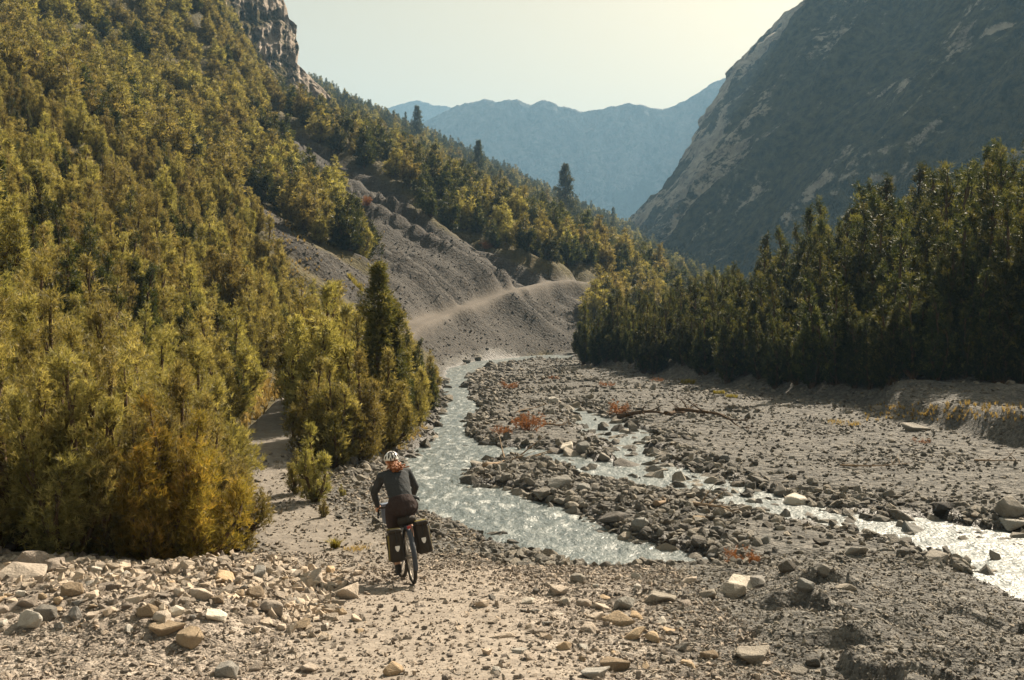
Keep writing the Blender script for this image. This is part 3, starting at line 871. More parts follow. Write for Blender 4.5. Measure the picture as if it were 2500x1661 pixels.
def fill_right_bank():
    n = 560
    t = RNG.uniform(0, 1, n); u = 1400 + 1150 * t; 
    v = np.interp(u, [1400, 1600, 1900, 2150, 2550], [874, 896, 932, 956, 950]) - RNG.uniform(0, 80, n)
    P = cast_many(u, v); ok = ~np.isnan(P[:, 0])
    P = P[ok]; sm = scree_mask(P[:, 0], P[:, 1], P[:, 2])
    I = height(P[:, 0], P[:, 1], True, detail=False)[1]
    for q, m, d, w in zip(P, sm, I['dr'], I['wd']):
        if m < 4 or d < -.8 or q[1] > 110 or w < .8: continue
        var = int(RNG.integers(3)); h = RNG.uniform(1.6, 3.6)
        TREES.append(dict(kind='D', var=var, x=q[0], y=q[1], z=q[2], s=h / PROTO['D'][var][2], r=float(RNG.uniform(0, 6.28)), h=h, name=None, label=None))
fill_right_bank()

# how much of each tree shows: paint them front to back into a small picture
def visible_share(items):
    Wb, Hb = 500, 332
    buf = np.zeros((Hb, Wb), bool)
    order = sorted(range(len(items)), key=lambda i: items[i]['y'])
    out = np.zeros(len(items))
    for i in order:
        t = items[i]; u, vb = proj(t['x'], t['y'], t['z']); vt = proj(t['x'], t['y'], t['z'] + t['h'])[1]
        hw = FPX * t['h'] * .24 / t['y'] / 5.0
        u /= 5.0; vb /= 5.0; vt /= 5.0
        r0, r1 = max(0, int(vt)), min(Hb, int(vb) + 1)
        c = 0
        for r in range(r0, r1):
            f = (r + .5 - vt) / max(vb - vt, 1e-6)
            w = hw * min(1, (.15 + f * 1.1)); a, b = max(0, int(u - w)), min(Wb, int(u + w) + 1)
            if b > a:
                row = buf[r, a:b]; c += int((~row).sum()); row[:] = True
        out[i] = c
    return out
VIS = visible_share(TREES)
SINGLE = set(range(N_SPECIAL)) | set(np.argsort(-VIS)[:298].tolist())
SINGLE = {i for i in SINGLE if VIS[i] > 1 or TREES[i]['label']}
_auto = sorted([i for i in SINGLE if i >= N_SPECIAL], key=lambda i: -VIS[i])[:max(0, 298 - N_SPECIAL)]
SINGLE = {i for i in SINGLE if i < N_SPECIAL} | set(_auto)

MARKS = [((690, 90), 'rock cliff'), ((1018, 310), 'skyline pine'), ((1168, 405), 'second tallest dark pine'), ((1380, 490), 'tallest stone pine'), ((1498, 560), 'slim spruce by the mountain'), ((896, 495), 'red bush on the scree'),
         ((1185, 600), 'orange bush above the track'), ((790, 480), 'russet bush'), ((1440, 690), 'bend of the gravel track'), ((1560, 570), 'foot of the rocky spur'), ((1410, 860), 'bend of the stream'), ((1950, 860), 'pale scree patch'),
         ((2300, 960), 'gravel terrace'), ((2440, 380), 'highest treetop of the bank'), ((1640, 930), 'far gravel flat'), ((910, 700), 'tallest streamside pine'), ((660, 985), 'golden grass by the path'), ((560, 1200), 'orange tipped bushes'),
         ((760, 1130), 'tallest young pine'), ((70, 1390), 'largest cream boulder'), ((20, 20), 'top corner of the hillside'), ((30, 700), 'picture edge halfway up'), ((400, 200), 'crest of the near hillside'), ((650, 600), 'lower scree strip'),
         ((330, 620), 'middle of the hillside'), ((620, 330), 'dark gully'), ((1000, 950), 'narrows of the stream'), ((300, 1390), 'rubble bank'), ((250, 1000), 'thicket middle'), ((850, 1080), 'cyclist helmet')]
ORD = ['nearest', 'second nearest', 'third nearest', 'fourth nearest', 'fifth nearest', 'sixth nearest', 'seventh nearest', 'eighth nearest', 'ninth nearest', 'tenth nearest', 'eleventh nearest', 'twelfth nearest', 'thirteenth nearest']
def label_trees(idx):
    cells = {}
    for i in idx:
        t = TREES[i]
        if t['label']: continue
        u, v = proj(t['x'], t['y'], t['z'] + .7 * t['h'])
        (mu, mv), nm = min(MARKS, key=lambda m: (m[0][0] - u) ** 2 + (m[0][1] - v) ** 2)
        du, dv = u - mu, v - mv
        where = ('right of' if du > 0 else 'left of') if abs(du) > 2.2 * abs(dv) else ('below' if dv > 0 else 'above') if abs(dv) > 2.2 * abs(du) else ('below and ' if dv > 0 else 'above and ') + ('right of' if du > 0 else 'left of')
        tone = {'W': 'dark green', 'N': 'golden olive', 'M': 'olive', 'D': 'dark green', 'F': 'olive', 'E': 'dark green', 'G': 'orange tipped'}[t['kind']]
        size = 'tall' if t['h'] > 4.6 else ('low' if t['h'] < 3.2 else 'mid-sized')
        cells.setdefault((size, tone, where, nm), []).append((math.hypot(du, dv), i))
    for (size, tone, where, nm), lst in cells.items():
        lst.sort()
        for k, (d, i) in enumerate(lst):
            lb = f'{size} {tone} pine {where} the {nm}'
            TREES[i]['label'] = lb if len(lst) == 1 else lb + f', {ORD[min(k, 12)]}'
label_trees(SINGLE)

def place_trees():
    for i in sorted(SINGLE, key=lambda i: -VIS[i]):
        t = TREES[i]; c, tr, h = PROTO[t['kind']][t['var']]
        root = empty(t['name'] or 'mountain_pine', (t['x'], t['y'], t['z'] - .05), (0, 0, t['r']), (t['s'] * (1.28 if t['kind'] in 'FE' else 1.08 if t['kind'] == 'M' else 1.0),) * 2 + (t['s'],))
        link('crown', c, None, root); link('trunk', tr, None, root)
        far = t['y'] > 95
        tag(root, t['label'], 'tree', 'pines of the far hillside' if far else 'pines of the right bank' if t['x'] > 3 else 'pines of the left hillside')
place_trees()

# ---- instancer for masses: points with a shape number, turn and size
def scatter_object(name, pts, shape, rot, scl, sources, stretch=None):
    me = bpy.data.meshes.new(name)
    pts = np.asarray(pts, np.float32); n = len(pts)
    me.vertices.add(n); me.vertices.foreach_set('co', pts.ravel())
    a = me.attributes.new('shape', 'INT', 'POINT'); a.data.foreach_set('value', np.asarray(shape, np.int32))
    a = me.attributes.new('turn', 'FLOAT_VECTOR', 'POINT'); a.data.foreach_set('vector', np.asarray(rot, np.float32).ravel())
    a = me.attributes.new('size', 'FLOAT_VECTOR', 'POINT'); a.data.foreach_set('vector', np.asarray(scl, np.float32).ravel())
    me.update()
    o = link(name, me)
    g = bpy.data.node_groups.new(name, 'GeometryNodeTree')
    g.interface.new_socket('Geometry', in_out='INPUT', socket_type='NodeSocketGeometry')
    g.interface.new_socket('Geometry', in_out='OUTPUT', socket_type='NodeSocketGeometry')
    N, L = g.nodes, g.links
    gi = N.new('NodeGroupInput'); go = N.new('NodeGroupOutput'); join = N.new('GeometryNodeJoinGeometry')
    def named(nm, dt):
        q = N.new('GeometryNodeInputNamedAttribute'); q.data_type = dt; q.inputs['Name'].default_value = nm
        return [s for s in q.outputs if s.enabled and s.name == 'Attribute'][0]
    sh, tu, si = named('shape', 'INT'), named('turn', 'FLOAT_VECTOR'), named('size', 'FLOAT_VECTOR')
    e2r = N.new('FunctionNodeEulerToRotation'); L.new(tu, e2r.inputs[0])
    for k, srcs in enumerate(sources):
        cmp_ = N.new('FunctionNodeCompare'); cmp_.data_type = 'INT'; cmp_.operation = 'EQUAL'
        ins = [s for s in cmp_.inputs if s.enabled]
        L.new(sh, ins[0]); ins[1].default_value = k
        for src in srcs:
            oi = N.new('GeometryNodeObjectInfo'); oi.inputs['Object'].default_value = src; oi.transform_space = 'ORIGINAL'
            ip = N.new('GeometryNodeInstanceOnPoints')
            L.new(gi.outputs[0], ip.inputs['Points']); L.new(cmp_.outputs[0], ip.inputs['Selection'])
            L.new(oi.outputs['Geometry'], ip.inputs['Instance']); L.new(e2r.outputs[0], ip.inputs['Rotation']); L.new(si, ip.inputs['Scale'])
            L.new(ip.outputs[0], join.inputs[0])
    L.new(join.outputs[0], go.inputs[0])
    md = o.modifiers.new('scatter', 'NODES'); md.node_group = g
    return o

def mass_of_trees():
    rest = [t for i, t in enumerate(TREES) if i not in SINGLE]
    keys = [(k, v) for k in PROTO for v in range(len(PROTO[k]))]
    by_mesh = {}
    for o in COL.objects:
        if o.type == 'MESH': by_mesh.setdefault(o.data.name, o)
    src, num = [], {}
    for k, v in keys:
        c, tr, h = PROTO[k][v]
        objs = []
        for me in (c, tr):
            if me.name in by_mesh: objs.append(by_mesh[me.name])
        if len(objs) == 2:
            num[(k, v)] = len(src); src.append(objs)
    have = {k: [v for (kk, v) in num if kk == k] for k in PROTO}
    P, Sh, Ro, Sz = [], [], [], []
    for t in rest:
        k, v = t['kind'], t['var']
        if (k, v) not in num:
            alt = have[k] or have['M']
            kk = k if have[k] else 'M'; v = alt[0]; k = kk
        P.append((t['x'], t['y'], t['z'] - .05)); Sh.append(num[(k, v)]); Ro.append((0, 0, t['r'])); q = t['h'] / PROTO[k][v][2]; wd_ = 1.28 if k in 'FE' else 1.08 if k in 'MN' else .86 if k == 'D' and t['x'] > 3 else 1.0; Sz.append((q * wd_, q * wd_, q))
    o = scatter_object('forest', P, Sh, Ro, Sz, src)
    tag(o, 'dense far pine forest covering the hillsides', 'forest', kind='stuff')
    print('TREES', len(TREES), 'single', len(SINGLE), 'mass', len(rest))
mass_of_trees()
# ------------------------------------------------------------------ stones
def stone_material():
    t = NT('limestone')
    oi = t.n('ShaderNodeObjectInfo'); tc = t.n('ShaderNodeTexCoord').outputs['Object']
    r = oi.outputs['Random']
    off = t.n('ShaderNodeVectorMath', operation='ADD'); t.l(tc, off.inputs[0])
    cmb = t.n('ShaderNodeCombineXYZ'); t.l(t.math('MULTIPLY', r, 37.0), cmb.inputs[0]); t.l(cmb.outputs[0], off.inputs[1])
    n1 = t.noise(off.outputs[0], 2.4, 6, .68); n2 = t.noise(off.outputs[0], 14, 4, .7)
    v = t.ramp(t.math('ADD', t.math('MULTIPLY', n1, .65), t.math('MULTIPLY', n2, .35)), [(.25, (.62, .60, .58)), (.5, (.95, .95, .95)), (.75, (1.15, 1.12, 1.08))])
    c = t.mix(1.0, oi.outputs['Color'], v, 'MULTIPLY')
    c = t.mix(1.0, c, t.ramp(r, [(0, (.50, .49, .49)), (.35, (.80, .79, .77)), (.7, (1.1, 1.07, 1.02)), (1.0, (1.38, 1.29, 1.17))]), 'MULTIPLY')
    return t.done(t.bsdf(c, .88, .2, t.bump(t.math('ADD', n1, t.math('MULTIPLY', n2, .5)), .55, .12)))
M_STONE = stone_material()

def rock_mesh(seed, n, flat, jag, sub=True):
    rng = np.random.default_rng(seed)
    p = rng.normal(size=(n, 3)); p /= np.linalg.norm(p, axis=1)[:, None]
    p *= rng.uniform(1 - jag, 1 + jag * .4, (n, 1)); p *= np.array([1.0, rng.uniform(.62, .95), flat])
    bm = bmesh.new()
    for q in p: bm.verts.new(q)
    r = bmesh.ops.convex_hull(bm, input=bm.verts)
    bmesh.ops.delete(bm, geom=[g for g in r['geom_interior'] if isinstance(g, bmesh.types.BMVert)], context='VERTS')
    bmesh.ops.dissolve_limit(bm, angle_limit=math.radians(9), verts=bm.verts, edges=bm.edges)
    if sub:
        bmesh.ops.bevel(bm, geom=list(bm.edges), offset=.055, segments=1, affect='EDGES', profile=.6)
        bmesh.ops.triangulate(bm, faces=bm.faces)
        bmesh.ops.subdivide_edges(bm, edges=[e for e in bm.edges if e.calc_length() > .5], cuts=1)
        bmesh.ops.triangulate(bm, faces=bm.faces)
        from mathutils import noise
        for q in bm.verts:
            q.co += q.co.normalized() * .06 * noise.noise(q.co * 2.3 + Vector((seed, 0, 0)))
    else:
        bmesh.ops.triangulate(bm, faces=bm.faces)
    xs = [q.co.x for q in bm.verts]; w = max(xs) - min(xs); zl = min(q.co.z for q in bm.verts)
    for q in bm.verts: q.co = Vector((q.co.x, q.co.y, q.co.z - zl * 0)) / w
    me = bpy.data.meshes.new('stone'); bm.to_mesh(me); bm.free()
    me.materials.append(M_STONE)
    return me, -zl / w
ROCKS = [rock_mesh(500 + i, [12, 14, 18, 16, 22, 13, 15, 26][i], [.55, .7, .62, .45, .75, .5, .38, .7][i], [.35, .3, .3, .3, .15, .4, .3, .1][i]) for i in range(8)]
CHIPS = [rock_mesh(600 + i, 9 + i, [.55, .75, .45, .6, .7][i], .35, False) for i in range(5)]

TONE = dict(cream=(.45, .39, .335), grey=(.24, .225, .205), dark=(.10, .094, .087), tan=(.39, .305, .215), pale=(.46, .44, .41), bluegrey=(.215, .215, .21))
STONES = []
def put_stone(u, v, wpx, tone, var, name='stone', label=None, group=None, tall=1.0, turn=None, sink=.22):
    p = cast(u, v)
    if p is None: return
    put_stone_at(p[0], p[1], wpx / FPX * p[1], tone, var, name, label, group, tall, turn, sink)

def put_stone_at(x, y, w, tone, var, name, label, group, tall=1.0, turn=None, sink=.22):
    me, zl = ROCKS[var % len(ROCKS)]
    z = float(height(np.array([x]), np.array([y]))[0])
    o = link(name, me)
    o.location = (x, y, z + w * tall * (zl - sink * .75))
    o.rotation_euler = (RNG.normal(0, .16), RNG.normal(0, .16), RNG.uniform(0, 6.28) if turn is None else turn)
    sx = w * 1.25
    o.scale = (sx, sx, sx * tall)
    j = 1 + RNG.normal(0, .08)
    o.color = tuple(c * j for c in TONE[tone]) + (1,)
    tag(o, label, 'stone' if name == 'stone' else 'boulder', group)
    u_, v_ = proj(x, y, z)
    STONES.append((o, u_, v_, w / y * FPX))

NAMED_STONES = [
 # u, v, width px, tone, shape, name, label
 (1149, 1190, 44, 'dark', 4, 'boulder', 'dark wet boulder at the tip of the gravel bar between the streams'),
 (1352, 1120, 46, 'grey', 1, 'boulder', 'grey boulder at the left end of the boulder cluster in the shallows'),
 (1398, 1120, 48, 'grey', 2, 'boulder', 'grey boulder in the middle of the cluster in the shallows'),
 (1388, 1094, 32, 'pale', 5, 'boulder', 'pale angular boulder on top of the cluster in the shallows'),
 (1425, 1100, 32, 'bluegrey', 7, 'boulder', 'round blue grey boulder at the right end of the shallows cluster'),
 (1374, 1080, 24, 'grey', 0, 'stone', 'small grey stone behind the pale boulder of the cluster'),
 (1398, 1135, 32, 'dark', 0, 'boulder', 'dark boulder sitting in water just before the boulder cluster'),
 (1528, 1150, 54, 'grey', 2, 'boulder', 'broad grey boulder standing in the middle of the second stream'),
 (1597, 1158, 36, 'bluegrey', 4, 'boulder', 'rounded boulder in the stream right of the broad grey one'),
 (1562, 1142, 24, 'dark', 1, 'stone', 'dark stone wedged between two stream boulders'),
 (1453, 1148, 32, 'dark', 5, 'boulder', 'dark pointed boulder at the left edge of the second stream'),
 (1469, 1164, 34, 'dark', 6, 'boulder', 'flat dark boulder half sunk at the stream margin'),
 (1474, 1119, 36, 'grey', 3, 'boulder', 'flat grey boulder on the far side of the shallows'),
 (1327, 1208, 36, 'grey', 5, 'boulder', 'upright grey boulder on the bar above the main stream'),
 (1363, 1188, 46, 'bluegrey', 2, 'boulder', 'wide blue grey boulder lying on the gravel bar'),
 (1296, 1184, 36, 'grey', 0, 'boulder', 'knobbly grey boulder on the bar left of the wide one'),
 (1425, 1200, 30, 'bluegrey', 7, 'stone', 'small rounded stone right of the wide boulder on the bar'),
 (1742, 1195, 48, 'grey', 4, 'boulder', 'big rounded boulder beside the driftwood at the second stream'),
 (1766, 1216, 42, 'dark', 1, 'boulder', 'dark boulder just before the rounded one by the driftwood'),
 (1731, 1170, 46, 'dark', 5, 'boulder', 'dark jagged boulder at the far bank beyond the driftwood'),
 (1350, 985, 24, 'pale', 7, 'stone', 'small pale round stone where the second stream begins'),
 (1386, 1010, 18, 'grey', 4, 'stone', 'little grey stone at the head of the second stream'),
 (1138, 1097, 30, 'dark', 3, 'boulder', 'dark low boulder at the right edge of the rapids'),
 (1231, 1096, 26, 'dark', 0, 'stone', 'dark stone on the bank where the shallows leave the rapids'),
 (1250, 1104, 28, 'grey', 6, 'stone', 'flat stone beside the water left of the shallows'),
 (1497, 1272, 62, 'grey', 3, 'boulder', 'long flat boulder on the near edge of the gravel bar'),
 (1704, 1277, 32, 'tan', 1, 'stone', 'tan stone in the gravel below the driftwood roots'),
 (1616, 1116, 50, 'dark', 6, 'boulder', 'low dark boulder on the far bank of the second stream'),
 (1003, 1134, 38, 'tan', 6, 'boulder', 'brown flat boulder in the rapids right of the helmet'),
 (1028, 1155, 40, 'dark', 3, 'boulder', 'dark low boulder in the rapids beside the cyclist shoulder'),
 (1077, 1145, 36, 'dark', 6, 'boulder', 'thin dark boulder awash in the middle of the rapids'),
 (1943, 1238, 48, 'pale', 7, 'boulder', 'pale rounded boulder standing above the bright second stream'),
 (1905, 1240, 40, 'grey', 2, 'boulder', 'grey boulder touching the pale rounded one by the stream'),
 (2031, 1266, 38, 'dark', 4, 'boulder', 'dark boulder islanded in the glittering second stream'),
 (2212, 1280, 70, 'dark', 0, 'boulder', 'largest dark boulder at the far edge of the glittering pool'),
 (2238, 1315, 70, 'bluegrey', 2, 'boulder', 'broad grey boulder in the glittering pool before the dark one'),
 (2289, 1372, 64, 'grey', 3, 'boulder', 'pale slab at the near shore of the glittering pool'),
 (2207, 1358, 36, 'grey', 1, 'boulder', 'upright grey boulder on the near shore of the pool'),
 (2085, 1350, 48, 'bluegrey', 5, 'boulder', 'knobbly boulder on the gravel before the second stream'),
 (2062, 1236, 52, 'grey', 6, 'boulder', 'flat boulder on the far bank right of the pale rounded one'),
 (2300, 1252, 50, 'dark', 1, 'boulder', 'dark boulder on the far bank above the pool'),
 (2468, 1258, 74, 'grey', 4, 'boulder', 'large grey boulder at the right picture edge above the pool'),
 (2480, 1285, 52, 'bluegrey', 5, 'boulder', 'tilted boulder at the right picture edge touching the pool'),
 (2346, 1292, 62, 'dark', 6, 'boulder', 'low dark boulder rising from the pool'),
 (1850, 1180, 38, 'grey', 2, 'boulder', 'blocky grey boulder on the far bank of the second stream'),
 (2232, 1050, 50, 'grey', 5, 'boulder', 'lone boulder at the foot of the gravel terrace'),
 (1808, 1430, 74, 'pale', 5, 'boulder', 'whitish broken block atop the gravel mound'),
 (1783, 1447, 60, 'grey', 3, 'boulder', 'grey slab under the whitish block on the mound'),
 (1850, 1432, 48, 'pale', 1, 'boulder', 'white boulder right of the broken block on the mound'),
 (1966, 1438, 36, 'bluegrey', 7, 'stone', 'round grey stone on the crest of the mound'),
 (1922, 1392, 36, 'dark', 4, 'stone', 'dark rounded stone in the sand behind the mound'),
 (1726, 1460, 56, 'grey', 0, 'boulder', 'grey boulder at the left foot of the whitish block'),
 (2062, 1437, 58, 'grey', 6, 'boulder', 'flat boulder on the mound right of the round grey stone'),
 (1523, 1485, 72, 'bluegrey', 0, 'boulder', 'largest rough blue grey boulder in the foreground rubble'),
 (1462, 1486, 42, 'cream', 5, 'stone', 'cream angular stone touching the blue grey boulder'),
 (1425, 1480, 32, 'cream', 1, 'stone', 'small cream stone left of the cream angular one'),
 (1510, 1520, 66, 'tan', 3, 'stone', 'long tan block before the blue grey boulder'),
 (1557, 1508, 46, 'tan', 6, 'stone', 'orange tan stone at the right of the long tan block'),
 (1443, 1540, 72, 'cream', 6, 'stone', 'flat pale slab in the foreground below the long tan block'),
 (1457, 1510, 34, 'cream', 2, 'stone', 'small cream stone above the flat pale slab'),
 (1605, 1470, 68, 'grey', 5, 'stone', 'wedge shaped grey stone pointing up on the gravel'),
 (1674, 1478, 54, 'cream', 6, 'stone', 'long low stone right of the wedge shaped one'),
 (1544, 1560, 54, 'tan', 0, 'stone', 'pointed tan stone alone on the gravel in the foreground'),
 (1827, 1606, 84, 'grey', 5, 'boulder', 'big angular boulder low on the mound, largest of the near stones'),
 (1732, 1610, 40, 'tan', 1, 'stone', 'upright tan stone left of the big angular boulder'),
 (1682, 1625, 54, 'tan', 6, 'stone', 'flat tan stone left of the upright tan one'),
 (1504, 1632, 58, 'tan', 2, 'stone', 'tan block near the bottom of the picture'),
 (1446, 1650, 62, 'pale', 5, 'stone', 'pale pointed stone at the bottom left of the tan block'),
 (1875, 1622, 38, 'cream', 6, 'stone', 'cream stone leaning at the foot of the big angular boulder'),
 (1361, 1445, 38, 'cream', 2, 'stone', 'cream stone on the gravel near the stream edge'),
 (1954, 1646, 50, 'grey', 3, 'stone', 'grey flat stone near the bottom edge right of the big boulder'),
 (1984, 1625, 30, 'dark', 7, 'stone', 'dark round stone at the foot of the scalloped mound'),
 (1229, 1556, 62, 'cream', 6, 'stone', 'flat cream slab lying alone right of the path'),
 (69, 1394, 78, 'cream', 4, 'boulder', 'largest cream boulder under the bushes at the left edge'),
 (53, 1418, 84, 'cream', 2, 'boulder', 'broad cream boulder before the largest one at the left edge'),
 (132, 1392, 52, 'cream', 1, 'stone', 'cream stone right of the largest boulder under the bushes'),
 (217, 1432, 40, 'pale', 5, 'stone', 'pale angular stone standing on the left rubble bank'),
 (228, 1456, 42, 'cream', 3, 'stone', 'cream stone just below the pale angular one'),
 (344, 1408, 36, 'cream', 0, 'stone', 'pointed cream stone on the rim of the rubble bank'),
 (111, 1508, 46, 'grey', 7, 'stone', 'grey upright stone low in the left rubble'),
 (74, 1526, 58, 'pale', 4, 'stone', 'pale rounded stone below the grey upright one'),
 (395, 1520, 50, 'cream', 1, 'stone', 'cream stone in the middle of the rubble bank'),
 (408, 1536, 62, 'tan', 5, 'stone', 'shadowed tan stone below the middle of the rubble bank'),
 (609, 1518, 66, 'cream', 6, 'stone', 'broad flat cream stone on the rubble bank'),
 (524, 1508, 56, 'pale', 3, 'stone', 'pale flat stone left of the broad flat cream one'),
 (461, 1570, 54, 'tan', 7, 'stone', 'rounded tan stone alone on fine gravel below the rubble'),
 (768, 1426, 60, 'cream', 5, 'stone', 'peaked cream stone at the edge of the cyclist shadow'),
 (847, 1457, 60, 'cream', 2, 'stone', 'cream block between the shadow and the path'),
 (545, 1418, 60, 'tan', 3, 'stone', 'tan slab at the foot of the orange tipped bush'),
 (667, 1499, 58, 'cream', 1, 'stone', 'cream block right of the broad flat stone'),
 (877, 1543, 42, 'tan', 6, 'stone', 'tan flat stone beside the wheel path'),
 (959, 1646, 46, 'tan', 4, 'stone', 'tan rounded stone in the middle of the path at the bottom'),
 (553, 1650, 48, 'pale', 7, 'stone', 'round pale stone at the bottom edge left of the path'),
 (749, 1637, 44, 'cream', 5, 'stone', 'sharp cream stone at the bottom edge, right of the round pale one'),
 (622, 1637, 38, 'cream', 0, 'stone', 'cream stone between the round pale and the sharp stone'),
 (493, 1458, 48, 'cream', 2, 'stone', 'cream block high in the middle of the rubble bank'),
 (530, 1470, 46, 'tan', 0, 'stone', 'tan stone right below the cream block in the rubble'),
 (477, 1421, 46, 'pale', 6, 'stone', 'pale flat stone near the rim of the rubble bank'),
 (233, 1395, 38, 'pale', 3, 'stone', 'pale stone on the rim under the dwarf pines'),
 (360, 1501, 42, 'tan', 4, 'stone', 'tan round stone left of the middle of the rubble'),
]
for (u, v, w, tone, var, nm, lb) in NAMED_STONES:
    put_stone(u, v, w, tone, var, nm, lb, 'stones picked out by the water' if nm == 'boulder' else 'stones lying on the gravel')

def more_stones():
    """more single stones: the rubble bank, the foreground and the stream bed"""
    taken = [(s[1], s[2], s[3]) for s in STONES]; lab_n = {}
    zones = [((0, 1010), (1395, 1540), 84, (20, 44), ('cream', 'cream', 'pale', 'tan'), 'rubble bank'), ((1180, 1720), (1400, 1650), 36, (18, 40), ('cream', 'tan', 'grey', 'pale'), 'front gravel'), ((1560, 2480), (1080, 1380), 60, (18, 40), ('grey', 'bluegrey', 'dark'), 'stream bed')]
    for (u0, u1), (v0, v1), n, (w0, w1), tones, zn in zones:
        k = 0; tries = 0
        while k < n and tries < 4000:
            tries += 1
            u, v = RNG.uniform(u0, u1), RNG.uniform(v0, v1); w = w0 + (w1 - w0) * RNG.uniform() ** 2
            if zn == 'rubble bank' and (v > 1460 + (u < 500) * 60 and RNG.uniform() < .8): continue
            if 880 < u < 1120 and v > 1330: continue
            if any((u - a) ** 2 + ((v - b) * 1.6) ** 2 < (.55 * (w + c)) ** 2 for a, b, c in taken): continue
            p = cast(u, v)
            if p is None or p[1] > 60: continue
            tone = tones[int(RNG.integers(len(tones)))]; var = int(RNG.integers(8))
            wd = float(water_sd(np.array([p[0]]), np.array([p[1]]))[0])
            if zn == 'stream bed' and wd > 1.3: continue
            size = 'larger' if w > w0 + .5 * (w1 - w0) else 'small'
            form = ['angular', 'blocky', 'blocky', 'flat', 'rounded', 'pointed', 'flat', 'rounded'][var]
            # nearest stone with a name of its own tells where it lies
            jn = min(range(len(NAMED_STONES)), key=lambda q: (NAMED_STONES[q][0] - u) ** 2 + ((NAMED_STONES[q][1] - v) * 1.5) ** 2)
            a = NAMED_STONES[jn]; du, dv = u - a[0], (v - a[1]) * 1.5
            where = ('right of' if du > 0 else 'left of') if abs(du) > abs(dv) else ('in front of' if dv > 0 else 'behind')
            short = ' '.join(a[6].split()[:3]).rstrip(',')
            for cut in (' at', ' in', ' on', ' of', ' the', ' and', ' with', ' a'):
                while short.endswith(cut): short = short[:-len(cut)]
            place = 'standing in the water' if wd < 0 else {'rubble bank': 'on the rubble', 'front gravel': 'on the gravel', 'stream bed': 'in the stream bed'}[zn]
            lb = f'{size} {form} {tone.replace("bluegrey", "blue grey")} stone {place}, {where} the {short}'
            lab_n[lb] = lab_n.get(lb, 0) + 1
            if lab_n[lb] > 1: lb += ', ' + ['', 'second', 'third', 'fourth', 'fifth'][min(lab_n[lb] - 1, 4)]
            put_stone_at(p[0], p[1], w / FPX * p[1], tone, var, 'stone', lb, 'stones of the ' + zn)
            taken.append((u, v, w)); k += 1
more_stones()

def gravel(name, label, n, ysample, xrange_, size, colour, keep, chips, seed, power=2.2, sorter=None):
    rng = np.random.default_rng(seed)
    Y = ysample(rng, n); lo, hi = xrange_(Y); X = lo + (hi - lo) * rng.uniform(0, 1, n)
    Z, I = height(X, Y, True)
    ok = keep(X, Y, Z, I, rng)
    X, Y, Z = X[ok], Y[ok], Z[ok]; m = len(X)
    s0, s1 = size
    s = s0 + (s1 - s0) * rng.uniform(0, 1, m) ** power
    s = np.where(I['wd'][ok] < -.22, s0 + (s1 - s0) * rng.uniform(.35, .8, m), s) if sorter is not None else s
    s = s * np.clip(Y / 14, .8, 6) ** .55
    if sorter is not None: s = s * sorter(X, Y, I['wd'][ok])
    src = [[o] for o in chips]
    shape = rng.integers(len(src), size=m)
    rot = np.stack([rng.normal(0, .5, m), rng.normal(0, .5, m), rng.uniform(0, 6.28, m)], 1)
    scl = s[:, None] * rng.uniform(.7, 1.25, (m, 3)) * np.array([1, 1, .85])
    o = scatter_object(name, np.stack([X, Y, Z + s * .08], 1), shape, rot, scl, src)
    o.color = (*colour, 1)
    tag(o, label, 'gravel', kind='stuff')
    return o

# the smallest stones that still stand alone serve as patterns for the gravel
CHIP_OBJ = []
for i, (me, zl) in enumerate(CHIPS):
    u, v = [(1150, 1480), (1290, 1610), (1190, 1600), (1330, 1560), (1120, 1540)][i]
    p = cast(u, v); w = .10 + .012 * i
    o = link('stone', me); z = float(height(np.array([p[0]]), np.array([p[1]]))[0])
    o.location = (p[0], p[1], z + w * .18); o.scale = (w,) * 3; o.rotation_euler = (0, 0, i)
    o.color = (*TONE['cream'], 1)
    tag(o, ['small cream chip on the right edge of the path, farthest of five', 'small cream chip on the path edge near the bottom of the picture', 'small cream chip left of the flat cream slab bottom gravel', 'small cream chip right of the flat cream slab', 'small cream chip closest to the wheel path, left of the slab'][i], 'stone', 'stones lying on the gravel')
    CHIP_OBJ.append(o)

COBBLES = [rock_mesh(650 + i, 30, [.6, .5, .72][i], .06, False) for i in range(3)]
COBBLE_OBJ = []
for i, (me, zl) in enumerate(COBBLES):
    p = cast(*[(1580, 1230), (1700, 1330), (2010, 1400)][i]); o = link('stone', me); w = .22
    o.location = (p[0], p[1], p[2] + w * .15); o.scale = (w,) * 3; o.rotation_euler = (0, 0, i * 2.0); o.color = (*TONE['grey'], 1)
    tag(o, ['round grey cobble on the bar left of the tangled driftwood roots', 'round grey cobble on the bar above the bright rust red shrub', 'round grey cobble on sand between the mound and second stream'][i], 'stone', 'stones of the stream bed')
    COBBLE_OBJ.append(o)

